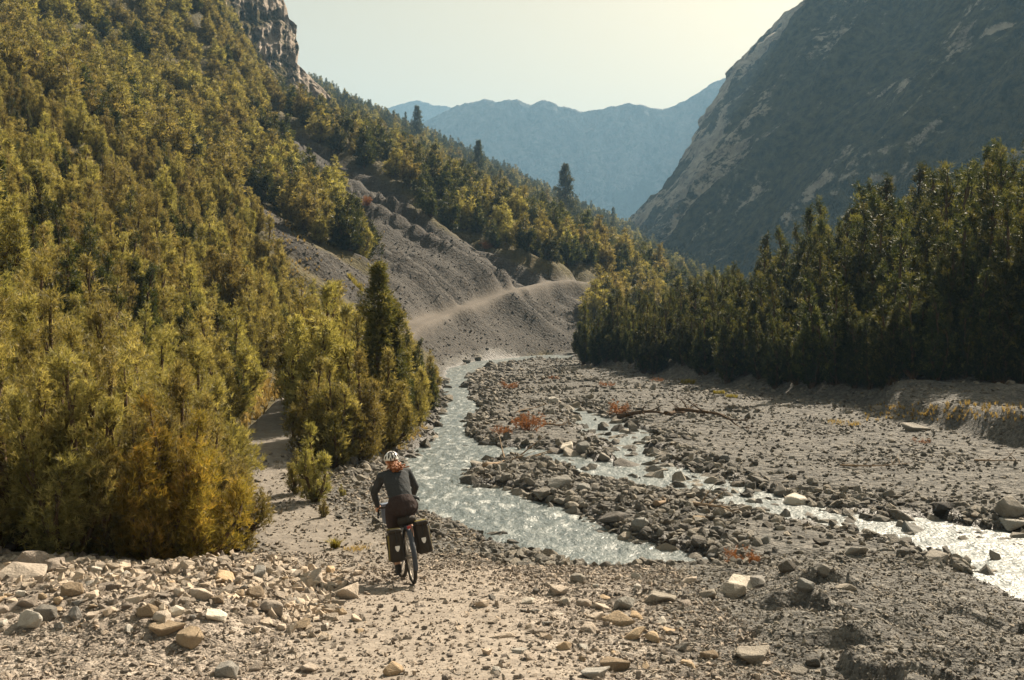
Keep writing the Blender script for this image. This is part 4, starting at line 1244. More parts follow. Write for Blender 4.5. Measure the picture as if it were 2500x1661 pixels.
def log_y(a, b):
    return lambda rng, n: np.exp(rng.uniform(math.log(a), math.log(b), n))
gravel('gravel', 'warm cream gravel and chips covering the foreground', 80000, lambda r, n: r.uniform(7.6, 16.5, n), lambda Y: (-.58 * Y, .30 * Y * 0 + 2.4), (.014, .09), (.355, .31, .27),
       lambda X, Y, Z, I, r: (I['wd'] > .03) & (I['dl'] < 1.0) & (r.uniform(0, 1, len(X)) > .60 * I['k'] * (1 - .35 * sstep(Y, 12, 15))), CHIP_OBJ, 701, 6.0)
gravel('gravel', 'grey gravel of the washed mound', 34000, lambda r, n: r.uniform(7.6, 16.5, n), lambda Y: (1.7 + 0 * Y, .60 * Y), (.014, .075), (.27, .25, .225),
       lambda X, Y, Z, I, r: I['wd'] > .03, CHIP_OBJ, 702, 4.5)
gravel('gravel', 'grey cobbles and gravel of the stream bed', 95000, log_y(15.5, 100), lambda Y: (-4.5 + .0 * Y, np.minimum(.60 * Y, 24)), (.02, .26), (.205, .193, .175),
       lambda X, Y, Z, I, r: ((I['wd'] > -.25) | ((I['wd'] > -1.3) & (X > 3) & (r.uniform(0, 1, len(X)) < .045 + .06 * (X < .34 * Y)))) & (r.uniform(0, 1, len(X)) > .95 * I['k']) & (r.uniform(0, 1, len(X)) > .8 * (Y < 24) * (X < -1.2)) & (I['dr'] < 1.5) & (I['dl'] < .6) & (r.uniform(0, 1, len(X)) < .26 + .8 * np.clip(.40 + 1.7 * fbm(X * .35, Y * .35, 3, 711), 0, 1) + .5 * (I['wd'] < .8)) & (r.uniform(0, 1, len(X)) > .35 * (I['wd'] < -.05) ), CHIP_OBJ + COBBLE_OBJ * 2, 703, 3.4, lambda X, Y, wd: np.where(wd < -.22, 2.0, 1.0) * (.46 + .54 * np.clip((1 - sstep(wd, .6, 2.2)) * np.clip(.55 + 1.4 * fbm(X * .45, Y * .3, 3, 713), 0, 1) + (fbm(X * .25, Y * .25, 3, 714) > .22) * .7 + (wd < -.22), 0, 1)))
gravel('gravel', 'fine pale gravel on the flat beside the path', 24000, lambda r, n: r.uniform(14.5, 26, n), lambda Y: (-.30 * Y, -.5 + 0 * Y), (.012, .09), (.30, .265, .225),
       lambda X, Y, Z, I, r: (I['wd'] > .03) & (I['dl'] < 1.0) & (r.uniform(0, 1, len(X)) > .7 * I['k']), CHIP_OBJ, 706, 4.0)
gravel('gravel', 'grey scree stones on the open slopes', 30000, log_y(45, 190), lambda Y: (-.36 * Y, .12 * Y), (.03, .14), (.12, .11, .10),
       lambda X, Y, Z, I, r: (I['dl'] > .2) & (scree_mask(X, Y, Z) < 6) & (I['pd'] > 1.2), CHIP_OBJ, 704, 2.6)
gravel('gravel', 'broken cream rubble heaped along the left bank', 9000, lambda r, n: r.uniform(9.6, 13.9, n), lambda Y: (-.60 * Y, -1.7 + 0 * Y), (.05, .20), (.44, .38, .32),
       lambda X, Y, Z, I, r: (r.uniform(0, 1, len(X)) < .10 + .9 * sstep(Y, 10.2, 11.4)) & (I['pd'] > .9), CHIP_OBJ, 705, 2.6)
print('STONES', len(STONES))
# ------------------------------------------------------------------ driftwood, shrubs, grass
def limb(rng, p0, d, L, r0, depth, out, droop=0.0, n=9, wig=.16):
    pts = [np.array(p0, float)]; d = np.array(d, float); d /= np.linalg.norm(d)
    for k in range(n - 1):
        d = d + rng.normal(size=3) * wig + np.array([0, 0, -droop]); d /= np.linalg.norm(d)
        pts.append(pts[-1] + d * L / (n - 1))
    pts = np.array(pts); out.append((pts, r0 * (1 - np.linspace(0, .82, n))))
    if depth > 0:
        for q in range(int(rng.integers(3, 6))):
            j = int(rng.integers(2, n - 1)); dd = (pts[j] - pts[j - 1]); dd = dd / np.linalg.norm(dd) + rng.normal(size=3) * np.array([.8, .8, .55]) + np.array([0, 0, .25])
            limb(rng, pts[j], dd, L * rng.uniform(.16, .38), r0 * .42, depth - 1, out, droop, 6, wig * 1.3)

def driftwood(seed, a, b, r, label, depth=2, lift=.05, name='driftwood', mat=None, wig=.10):
    rng = np.random.default_rng(seed)
    A, B = np.array(cast(*a)), np.array(cast(*b)); A[2] += lift; B[2] += lift * 2
    out = []; limb(rng, A, B - A, float(np.linalg.norm(B - A)), r, depth, out, 0, 12, wig)
    # keep the wood on the ground
    V, F = tubes(out, 6)
    g = height(V[:, 0], V[:, 1], detail=False); V[:, 2] = np.maximum(V[:, 2], g + .01)
    me = mesh_arrays(name, V - A, F, smooth=True)
    o = link(name, me, mat or M_BARK_GREY); o.location = A
    tag(o, label, 'driftwood', 'driftwood along the streams')
driftwood(5, (1508, 1032), (1640, 1022), .11, 'dark curved driftwood trunk lying beyond the second stream', 2, .25, mat=M_BARK)
driftwood(6, (1625, 1030), (1722, 1004), .085, 'forked driftwood branch rising from the curved trunk', 2, .35, mat=M_BARK)
driftwood(7, (1650, 1026), (1850, 1042), .085, 'long driftwood branch reaching right across the pale gravel', 2, .40, mat=M_BARK)
driftwood(8, (1182, 1146), (1322, 1124), .075, 'straight bare log resting on the gravel bar by the rapids', 1, .10, wig=.03)
driftwood(9, (1106, 1272), (1155, 1270), .035, 'short dark stick at the near edge of the main stream', 0, .06, mat=M_BARK, wig=.02)
driftwood(10, (1600, 1240), (1690, 1208), .065, 'tangled driftwood roots on the bar beside the second stream', 3, .10, wig=.25)
driftwood(11, (1690, 1236), (1800, 1272), .040, 'long thin branch trailing right from the tangled roots', 1, .06, wig=.05)
driftwood(12, (1325, 1040), (1395, 1046), .055, 'brown broken stump lying behind the orange shrub', 3, .06, wig=.2)
driftwood(13, (1255, 1012), (1292, 1000), .030, 'small bleached stick left of the orange shrub', 1, .05)
driftwood(14, (2050, 1140), (2230, 1148), .030, 'thin stick lying across cobbles below the gravel terrace', 1, .05, wig=.04)
driftwood(15, (2380, 1128), (2495, 1140), .030, 'thin stick on the cobbles at the right picture edge', 1, .05, wig=.05)

def twig_material(name, lo, hi):
    t = NT(name); f = t.attr('tint'); c = t.ramp(f, [(0, lo), (1, hi)])
    tr = t.n('ShaderNodeBsdfTranslucent'); t.l(c, tr.inputs['Color'])
    mx = t.n('ShaderNodeMixShader', i_0=.4); t.l(t.bsdf(c, .8, .1), mx.inputs[1]); t.l(tr.outputs[0], mx.inputs[2])
    return t.done(mx.outputs[0])
M_RUST = twig_material('rusty_dead_twigs', (.13, .062, .03), (.42, .19, .075))
M_STRAW = twig_material('dry_grass', (.20, .13, .035), (.58, .42, .13))
M_MOSS = twig_material('yellow_green_tuft', (.16, .14, .025), (.42, .34, .06))

def blades(rng, base, n_per, h, w, lean):
    """curved two-piece blades from every base point"""
    n = len(base) * n_per; B = np.repeat(base, n_per, 0)
    ang = rng.uniform(0, 6.28, n); d = np.stack([np.cos(ang), np.sin(ang), 0 * ang], 1)
    L = h * rng.uniform(.5, 1.2, (n, 1)); le = lean * rng.uniform(.3, 1.2, (n, 1))
    side = np.stack([-d[:, 1], d[:, 0], 0 * ang], 1) * w
    m = B + d * L * le * .35 + np.array([0, 0, 1.]) * L * .6; e = B + d * L * le + np.array([0, 0, 1.]) * L * (1 - .35 * le)
    V = np.stack([B - side, B + side, m + side * .7, m - side * .7, e], 1).reshape(-1, 3)
    i = np.arange(n)[:, None] * 5
    F = np.concatenate([i + [0, 1, 2], i + [0, 2, 3], i + [3, 2, 4]], 0)
    T = np.repeat(rng.uniform(0, 1, n), 5)
    return V, F, T

def tuft(u, v, hpx, wpx, mat, name, label, cat, group, seed, dens=1.0):
    p = cast(u, v); y = p[1]; h = hpx / FPX * y; r = .5 * wpx / FPX * y
    rng = np.random.default_rng(seed)
    if mat is M_RUST:
        out = []
        for k in range(int(22 * dens)):
            a = rng.uniform(0, 6.28); q = rng.uniform(0, .5)
            limb(rng, (math.cos(a) * r * q, math.sin(a) * r * q, -.02), (math.cos(a) * r / h, math.sin(a) * r / h, .9), h * rng.uniform(.6, 1.1), h * .018, 1, out, .03, 6, .22)
        V, F = tubes(out, 3); T = rng.uniform(0, 1, len(V))
        # dead sprays on the twigs
        ends = np.concatenate([q[0][2:] for q in out]); ax = rng.normal(size=(len(ends), 3)) + [0, 0, 1.0]; ax /= np.linalg.norm(ax, axis=1)[:, None]
        v2, t2 = needles_at(ends, ax, rng.uniform(.2, 1, len(ends)), rng, 4, h * .13, h * .022, h * .05, .7)
        F = np.concatenate([F[:, [0, 1, 2]], F[:, [0, 2, 3]], np.arange(len(v2)).reshape(-1, 3) + len(V)]); V = np.concatenate([V, v2]); T = np.concatenate([T, t2])
    else:
        n = int(60 * dens); a = rng.uniform(0, 6.28, n); q = np.sqrt(rng.uniform(0, 1, n)) * r
        base = np.stack([np.cos(a) * q, np.sin(a) * q * .8, np.zeros(n)], 1)
        base[:, 2] = height(base[:, 0] + p[0], base[:, 1] + p[1]) - p[2] - .02
        V, F, T = blades(rng, base, 5, h, h * .035, .8)
    me = mesh_arrays(name, V, F, dict(tint=T)); o = link(name, me, mat)
    o.location = (p[0], p[1], float(height(np.array([p[0]]), np.array([y]))[0]) if mat is M_RUST else p[2])
    tag(o, label, cat, group)
SH = 'rusty dead shrubs in the stream bed'
tuft(1290, 1050, 46, 74, M_RUST, 'dead_shrub', 'largest rusty orange shrub on the bar between the streams', 'shrub', SH, 1, 1.6)
tuft(1220, 1062, 30, 50, M_RUST, 'dead_shrub', 'low rusty shrub left of the largest one on the bar', 'shrub', SH, 2)
tuft(1245, 950, 24, 44, M_RUST, 'dead_shrub', 'orange brown shrub near the bend of the main stream', 'shrub', SH, 3)
tuft(1352, 926, 13, 34, M_RUST, 'dead_shrub', 'small flat orange shrub farthest off in the stream bed', 'shrub', SH, 4)
tuft(1482, 944, 18, 50, M_RUST, 'dead_shrub', 'pale rusty shrub in the middle of the far gravel', 'shrub', SH, 5)
tuft(1512, 1020, 44, 34, M_RUST, 'dead_shrub', 'thin upright brown shrub at the end of the driftwood trunk', 'shrub', SH, 6, .6)
tuft(1812, 1372, 40, 84, M_RUST, 'dead_shrub', 'bright rust red shrub on the near end of the gravel bar', 'shrub', SH, 7, 1.8)
tuft(2248, 1080, 18, 60, M_RUST, 'dead_shrub', 'rust red shrub before the gravel terrace', 'shrub', SH, 8)
tuft(1606, 932, 14, 40, M_RUST, 'dead_shrub', 'small rusty shrub by the shaded forest foot', 'shrub', SH, 9)
tuft(870, 1342, 14, 70, M_STRAW, 'grass_tuft', 'flat straw coloured tuft on gravel left of the panniers', 'tuft', 'grass tufts', 10)
tuft(818, 1338, 30, 20, M_MOSS, 'grass_tuft', 'small upright yellow tuft farthest left of the panniers', 'tuft', 'grass tufts', 11, .6)
tuft(1680, 938, 15, 36, M_MOSS, 'grass_tuft', 'green tuft on the far gravel before the shaded forest', 'tuft', 'grass tufts', 12)
tuft(1756, 962, 12, 32, M_MOSS, 'grass_tuft', 'yellow tuft right of the green tuft on the far gravel', 'tuft', 'grass tufts', 13)
tuft(1786, 972, 12, 32, M_MOSS, 'grass_tuft', 'yellow tuft nearest the long driftwood branch', 'tuft', 'grass tufts', 14)
tuft(2060, 1036, 12, 90, M_STRAW, 'grass_tuft', 'wide straw tuft at the left end of the gravel terrace', 'tuft', 'grass tufts', 15)
tuft(896, 504, 26, 24, M_RUST, 'autumn_bush', 'small red bush high on the open scree slope', 'shrub', 'autumn bushes on the hillside', 16, 1.5)
tuft(790, 492, 26, 90, M_RUST, 'autumn_bush', 'wide russet bush at the edge of trees on the scree', 'shrub', 'autumn bushes on the hillside', 17, 1.5)
tuft(1185, 608, 22, 26, M_RUST, 'autumn_bush', 'orange bush at the forest edge above the track', 'shrub', 'autumn bushes on the hillside', 18, 1.5)
tuft(870, 700, 20, 40, M_MOSS, 'autumn_bush', 'yellow green bush on the scree behind the tallest streamside pine', 'shrub', 'autumn bushes on the hillside', 19, 1.5)

def grass_bank():
    rng = np.random.default_rng(900)
    V, F, T = [], [], []; off = 0
    def patch(u0, u1, v0, v1, n, h, mask=None):
        nonlocal off
        b = cast_many(rng.uniform(u0, u1, n), rng.uniform(v0, v1, n)); b = b[~np.isnan(b[:, 0])]
        Z, I = height(b[:, 0], b[:, 1], True); b[:, 2] = Z - .02
        b = b[(I['pd'] > .75) & (I['wd'] > .15)]
        v, f, t = blades(rng, b, 14, h, h * .03, .9)
        v += 0; V.append(v); F.append(f + off); T.append(t); off += len(v)
    patch(590, 740, 920, 1060, 420, .42)
    patch(990, 1070, 1030, 1095, 130, .22)
    patch(930, 1010, 1090, 1125, 60, .18)
    patch(2110, 2500, 985, 1030, 150, .22)
    patch(600, 950, 560, 800, 160, .35)
    patch(500, 760, 460, 680, 160, .45)
    me = mesh_arrays('grass', np.concatenate(V), np.concatenate(F), dict(tint=np.concatenate(T)))
    tag(link('grass', me, M_STRAW), 'dry golden grass along the path and banks', 'grass', kind='stuff')
grass_bank()
# ------------------------------------------------------------------ bicycle, bags and rider
BX, BY = -1.26, 12.80
BZ = float(height(np.array([BX]), np.array([BY]), detail=False)[0])
_fz = float(height(np.array([BX - .278]), np.array([BY + 1.0]), detail=False)[0])
B_ROT = Euler((-math.asin(max(-.3, min(.3, (BZ - _fz) / 1.04))), math.radians(-6.0), math.radians(15.5)), 'XYZ')

M_TYRE = plain('tyre_rubber', (.045, .040, .034), .9, .2)
M_RIM = plain('dusty_alloy', (.28, .25, .21), .5, .4, .5)
M_FRAME = plain('dark_frame_paint', (.035, .034, .035), .45, .5)
M_STEEL = plain('steel', (.42, .40, .37), .35, .5, .9)
M_BLACK = plain('black_plastic', (.03, .028, .027), .7, .3)
M_FENDER = plain('blue_black_mudguard', (.040, .048, .065), .55, .4)
M_BAG = plain('pannier_black_tarpaulin', (.035, .028, .022), .75, .3, grain=.25, scale=12, fold=9)
M_YEL = plain('pannier_mustard_tarpaulin', (.20, .155, .035), .7, .3)
M_WHITE = plain('reflective_white', (.80, .78, .76), .5, .4)
M_BLUE = plain('blue_grey_cloth', (.16, .19, .25), .8, .2)
M_SKIN = plain('skin', (.52, .30, .20), .6, .35)
M_SHIRT = plain('slate_jersey', (.042, .045, .048), .9, .15, grain=.25, scale=18, fold=11)
M_SHORT = plain('brown_shorts', (.042, .030, .028), .9, .15, grain=.25, scale=18, fold=13)
M_HAIR = plain('red_hair', (.25, .085, .024), .55, .4, grain=.4, scale=30)
M_HELM = plain('white_helmet', (.78, .77, .74), .4, .5)

def bike_root(name, label, cat):
    o = empty(name, (BX, BY, BZ + .004)); o.rotation_euler = B_ROT
    tag(o, label, cat)
    return o

def bm_mesh(name, fn):
    bm = bmesh.new(); fn(bm); me = bpy.data.meshes.new(name); bm.to_mesh(me); bm.free()
    return me

def torus(R, r, nR=48, nr=8, squash=1.0):
    a = np.linspace(0, 2 * math.pi, nR, endpoint=False); b = np.linspace(0, 2 * math.pi, nr, endpoint=False)
    A, Bq = np.meshgrid(a, b, indexing='ij')
    V = np.stack([r * np.sin(Bq) * squash, (R + r * np.cos(Bq)) * np.cos(A), (R + r * np.cos(Bq)) * np.sin(A)], -1).reshape(-1, 3)
    i = np.arange(nR * nr).reshape(nR, nr); j = np.roll(i, -1, 0); k = np.roll(i, -1, 1); l = np.roll(j, -1, 1)
    return V, np.stack([i, j, l, k], -1).reshape(-1, 4)

def tube_obj(name, paths, mat, parent, sides=8, smooth=True):
    V, F = tubes([(np.array(p, float), np.full(len(p), r) if np.isscalar(r) else np.array(r)) for p, r in paths], sides)
    return link(name, mesh_arrays(name, V, F, smooth=smooth), mat, parent)

def curve_pts(pts, n=14):
    pts = np.array(pts, float); t = np.linspace(0, len(pts) - 1, n); out = []
    for q in t:
        i = min(int(q), len(pts) - 2); f = q - i
        p0, p1, p2, p3 = pts[max(i - 1, 0)], pts[i], pts[i + 1], pts[min(i + 2, len(pts) - 1)]
        out.append(.5 * (2 * p1 + (p2 - p0) * f + (2 * p0 - 5 * p1 + 4 * p2 - p3) * f * f + (3 * p1 - p0 - 3 * p2 + p3) * f ** 3))
    return np.array(out)

def rbox(name, sx, sy, sz, mat, parent, loc=(0, 0, 0), rot=(0, 0, 0), bev=.02, taper=1.0, seg=3):
    def f(bm):
        bmesh.ops.create_cube(bm, size=1.0)
        for v in bm.verts:
            k = taper if v.co.z > 0 else 1.0
            v.co = Vector((v.co.x * sx * k, v.co.y * sy * k, v.co.z * sz))
        bmesh.ops.bevel(bm, geom=list(bm.edges), offset=bev, segments=seg, affect='EDGES', profile=.5)
        for q in bm.faces: q.smooth = True
    o = link(name, bm_mesh(name, f), mat, parent); o.location = loc; o.rotation_euler = rot
    return o

def build_bicycle():
    root = bike_root('bicycle', 'loaded touring bicycle with drop handlebar ridden along the gravel path', 'bicycle')
    fh = (0, 1.04, .36); rh = (0, 0, .36); bb = (0, .43, .29)
    def wheel(name, hub, steer=0.0):
        V, F = torus(.337, .024, 56, 8); w = link(name, mesh_arrays('tyre', V, F, smooth=True), M_TYRE, root); w.location = hub; w.rotation_euler = (0, 0, steer)
        V, F = torus(.311, .011, 48, 6, 1.1); link('rim', mesh_arrays('rim', V, F, smooth=True), M_RIM, w)
        sp = []
        for k in range(28):
            a = k * 2 * math.pi / 28; s = .03 if k % 2 else -.03; a2 = a + (.35 if (k // 2) % 2 else -.35)
            sp.append(([(s, .022 * math.cos(a2), .022 * math.sin(a2)), (0, .305 * math.cos(a), .305 * math.sin(a))], .0022))
        tube_obj('spokes', sp, M_STEEL, w, 4)
        tube_obj('hub', [([(-.06, 0, 0), (.06, 0, 0)], .020)], M_STEEL, w, 10)
        return w
    wheel('wheel', rh); wheel('wheel', fh, .12)
    st, hd_t, hd_b = (0, .27, .80), (0, .82, .92), (0, .865, .79)
    tube_obj('frame', [([bb, st], .016), ([st, hd_t], .015), ([bb, hd_b], .019), ([hd_t, hd_b], .020),
                       ([bb, (.065, .0, .36)], .010), ([bb, (-.065, .0, .36)], .010), ([st, (.065, 0, .36)], .008), ([st, (-.065, 0, .36)], .008)], M_FRAME, root)
    tube_obj('fork', [([hd_b, (.05, .885, .74), (.058, 1.03, .36)], .012), ([hd_b, (-.05, .885, .74), (-.058, 1.03, .36)], .012)], M_FRAME, root)
    tube_obj('seatpost', [([st, (0, .225, .93)], .0135)], M_STEEL, root)
    def sad(bm):
        prof = [(-.05, .050), (-.02, .060), (.05, .052), (.12, .032), (.19, .020), (.22, .012)]
        rings = []
        for y, w in prof:
            rings.append([bm.verts.new((w * math.cos(a), y, .026 * math.sin(a) - .010 * (abs(math.cos(a)) ** 3))) for a in np.linspace(0, 2 * math.pi, 12, endpoint=False)])
        for a, b in zip(rings[:-1], rings[1:]):
            for k in range(12): bm.faces.new((a[k], a[(k + 1) % 12], b[(k + 1) % 12], b[k]))
        bm.faces.new(rings[0][::-1]); bm.faces.new(rings[-1])
        for q in bm.faces: q.smooth = True
    o = link('saddle', bm_mesh('saddle', sad), M_BLACK, root); o.location = (0, .17, .955)
    tube_obj('stem', [([(0, .82, .92), (0, .805, .99)], .017), ([(0, .805, .985), (0, .885, 1.0)], .016)], M_BLACK, root)
    bar = []
    for s in (-1, 1):
        bar.append((curve_pts([(0, .885, 1.0), (s * .15, .885, 1.0), (s * .205, .90, 1.0), (s * .215, .965, .995), (s * .225, .985, .94), (s * .24, .94, .885), (s * .25, .86, .875)], 22), .0145))
    tube_obj('handlebar', bar, M_BLACK, root)
    for s in (-1, 1):
        tube_obj('brake_lever', [(curve_pts([(s * .212, .93, 1.0), (s * .214, .985, 1.025), (s * .22, 1.03, 1.0), (s * .228, 1.02, .90)], 10), [.016] * 4 + [.008] * 6)], M_BLACK, root)
    # chainset
    V, F = torus(.085, .006, 32, 6, .5); o = link('chainring', mesh_arrays('chainring', V, F, smooth=True), M_STEEL, root); o.location = (.045, .43, .29)
    for s, a in ((-1, -1.0), (1, 1.0)):
        c = tube_obj('crank', [([(s * .045, .43, .29), (s * .075, .43, .29 + a * .085), (s * .085, .43, .29 + a * .17)], .010)], M_STEEL, root)
        p = rbox('pedal', .09, .08, .018, M_BLACK, root, (s * .14, .43, .29 + a * .17), bev=.004, seg=1)
    ch = [(.045, .43 + .0, .375), (.045, .0, .40), (.045, -.038, .36), (.045, 0, .32), (.045, .40, .21)]
    tube_obj('chain', [(ch, .004)], M_BLACK, root, 4)
    # carrier, mudguards
    rk = []
    for s in (-1, 1):
        rk += [([(s * .055, .22, .735), (s * .055, -.20, .735)], .0055), ([(s * .065, .0, .37), (s * .058, -.10, .735)], .0055), ([(s * .065, .0, .37), (s * .058, .12, .735)], .0055)]
    rk += [([(-.055, y, .735), (.055, y, .735)], .005) for y in (.2, .08, -.06, -.19)]
    tube_obj('carrier', rk, M_BLACK, root, 6)
    def guard(name, hub, a0, a1):
        a = np.linspace(math.radians(a0), math.radians(a1), 26); cs = np.linspace(-1, 1, 7)
        V = np.array([[.031 * c, hub[1] + (.392 - .016 * c * c) * math.cos(q), hub[2] + (.392 - .016 * c * c) * math.sin(q)] for q in a for c in cs])
        V2 = np.array([[.0295 * c, hub[1] + (.388 - .016 * c * c) * math.cos(q), hub[2] + (.388 - .016 * c * c) * math.sin(q)] for q in a for c in cs])
        i = np.arange(26 * 7).reshape(26, 7); f = np.stack([i[:-1, :-1], i[1:, :-1], i[1:, 1:], i[:-1, 1:]], -1).reshape(-1, 4)
        link(name, mesh_arrays(name, np.concatenate([V, V2]), np.concatenate([f, f[:, ::-1] + len(V)]), smooth=True), M_FENDER, root)
    guard('mudguard', rh, 35, 205); guard('mudguard', fh, 40, 150)
    for s in (-1, 1): tube_obj('mudguard_stay', [([(s * .07, 0, .36), (s * .034, -.345, .26)], .003)], M_STEEL, root, 4)
    tl = rbox('tail_light', .05, .02, .035, plain('red_reflector', (.30, .02, .015), .3, .5), root, (0, -.215, .73), bev=.006)
build_bicycle()

def build_pannier(s, label):
    root = bike_root('pannier', label, 'bag'); root['group'] = 'bags on the bicycle'
    cx, cz, tilt = s * .178, .535 + s * .025, s * -.05
    pb = rbox('body', .185, .27, .375, M_BAG, root, (cx, -.06, cz), (0, tilt, 0), .035, .94)
    roll = rbox('rolled_top', .165, .29, .06, M_BAG, root, (cx - s * .002, -.06, cz + .195), (0, tilt, 0), .024)
    rbox('side_panel', .012, .20, .31, M_YEL, root, (cx + s * .090, -.06, cz - .005), (0, tilt, 0), .005, .94, 2)
    rbox('top_panel', .15, .17, .02, M_YEL, root, (cx, -.05, cz + .222), (0, tilt, 0), .006, 1, 2)
    # rounded shield emblem on the rear face
    def sh(bm):
        p = [(-.030, .026), (-.026, .034), (.026, .034), (.030, .026), (.026, -.004), (.012, -.032), (.006, -.036), (-.006, -.036), (-.012, -.032), (-.026, -.004)]
        a = [bm.verts.new((x, 0, z)) for x, z in p]; b = [bm.verts.new((x, .004, z)) for x, z in p]
        bm.faces.new(a); bm.faces.new(b[::-1])
        for k in range(len(p)): bm.faces.new((a[k], b[k], b[(k + 1) % len(p)], a[(k + 1) % len(p)]))
        bmesh.ops.recalc_face_normals(bm, faces=bm.faces)
    o = link('emblem', bm_mesh('emblem', sh), M_WHITE, root); o.location = (cx - s * .004, -.060 - .137, cz - .02); o.rotation_euler = (0, tilt, 0)
    tube_obj('strap', [([(cx, -.20, cz + .20), (cx, -.202, cz + .10), (cx, -.20, cz + .06)], .007)], M_BLACK, root, 6)
    tube_obj('strap', [([(cx + s * .102, -.06, cz + .19), (cx + s * .104, -.06, cz), (cx + s * .096, -.06, cz - .15)], .008)], M_BLACK, root, 6)
    rbox('buckle', .016, .03, .03, M_BLACK, root, (cx + s * .106, -.06, cz + .04), bev=.004, seg=1)
build_pannier(-1, 'black and mustard pannier hanging on the left of the rear wheel')
build_pannier(1, 'black and mustard pannier hanging on the right of the rear wheel')

def build_bags():
    r = bike_root('saddle_bag', 'dark rolled bag strapped below the saddle over the carrier', 'bag'); r['group'] = 'bags on the bicycle'
    V, F = tubes([(np.array([(-.10, .03, .80), (-.085, .03, .80), (-.04, .03, .805), (.06, .03, .81), (.125, .03, .81), (.14, .03, .81)]), np.array([.02, .05, .058, .060, .052, .02]))], 14)
    link('roll', mesh_arrays('roll', V, F, smooth=True), M_BAG, r)
    tube_obj('strap', [(np.array([(.02, .03 + .063 * math.cos(a), .807 + .063 * math.sin(a)) for a in np.linspace(0, 6.28, 16)]), .006)], M_BLACK, r, 6)
    r = bike_root('handlebar_bag', 'blue grey cloth bag hanging before the handlebar', 'bag'); r['group'] = 'bags on the bicycle'
    rbox('body', .34, .17, .25, M_BLUE, r, (0, 1.075, .90), (.1, 0, 0), .03)
    rbox('lid', .345, .18, .04, M_BLUE, r, (0, 1.075, 1.03), (.1, 0, 0), .015)
    for s in (-1, 1): tube_obj('strap', [([(s * .08, .99, 1.04), (s * .08, .983, .92), (s * .08, .99, .80)], .008)], M_BLACK, r, 6)
build_bags()

def solid(name, lofts, mat, parent, voxel=.014, smooth=6):
    """one continuous surface grown from tapered elliptical tubes"""
    bm = bmesh.new()
    for pts, rad in lofts:
        pts = [Vector(p) for p in pts]; n = len(pts); rings = []
        for i, p in enumerate(pts):
            t = (pts[min(i + 1, n - 1)] - pts[max(i - 1, 0)]).normalized()
            x = Vector((1, 0, 0)); x = (x - t * x.dot(t))
            x = x.normalized() if x.length > .2 else (Vector((0, 1, 0)) - t * t.y).normalized()
            y = t.cross(x)
            r = rad[i]; rx, ry = (r, r) if np.isscalar(r) else r
            rings.append([bm.verts.new(p + x * rx * math.cos(a) + y * ry * math.sin(a)) for a in np.linspace(0, 2 * math.pi, 16, endpoint=False)])
        for a, b in zip(rings[:-1], rings[1:]):
            for k in range(16): bm.faces.new((a[k], a[(k + 1) % 16], b[(k + 1) % 16], b[k]))
        for ring, sgn, pi in ((rings[0], 1, 0), (rings[-1], -1, -1)):
            c = bm.verts.new(pts[pi])
            for k in range(16):
                f = (ring[(k + 1) % 16], ring[k], c); bm.faces.new(f if sgn > 0 else f[::-1])
    me = bpy.data.meshes.new(name); bm.to_mesh(me); bm.free()
    o = bpy.data.objects.new('tmp', me); COL.objects.link(o)
    m = o.modifiers.new('r', 'REMESH'); m.mode = 'VOXEL'; m.voxel_size = voxel
    if smooth:
        m = o.modifiers.new('s', 'SMOOTH'); m.iterations = smooth; m.factor = .5
    dg = bpy.context.evaluated_depsgraph_get(); ev = o.evaluated_get(dg)
    out = bpy.data.meshes.new_from_object(ev); out.name = name
    bpy.data.objects.remove(o, do_unlink=True)
    out.materials.clear(); out.materials.append(mat)
    out.polygons.foreach_set('use_smooth', np.ones(len(out.polygons), bool))
    if parent is None: return out
    return link(name, out, None, parent)

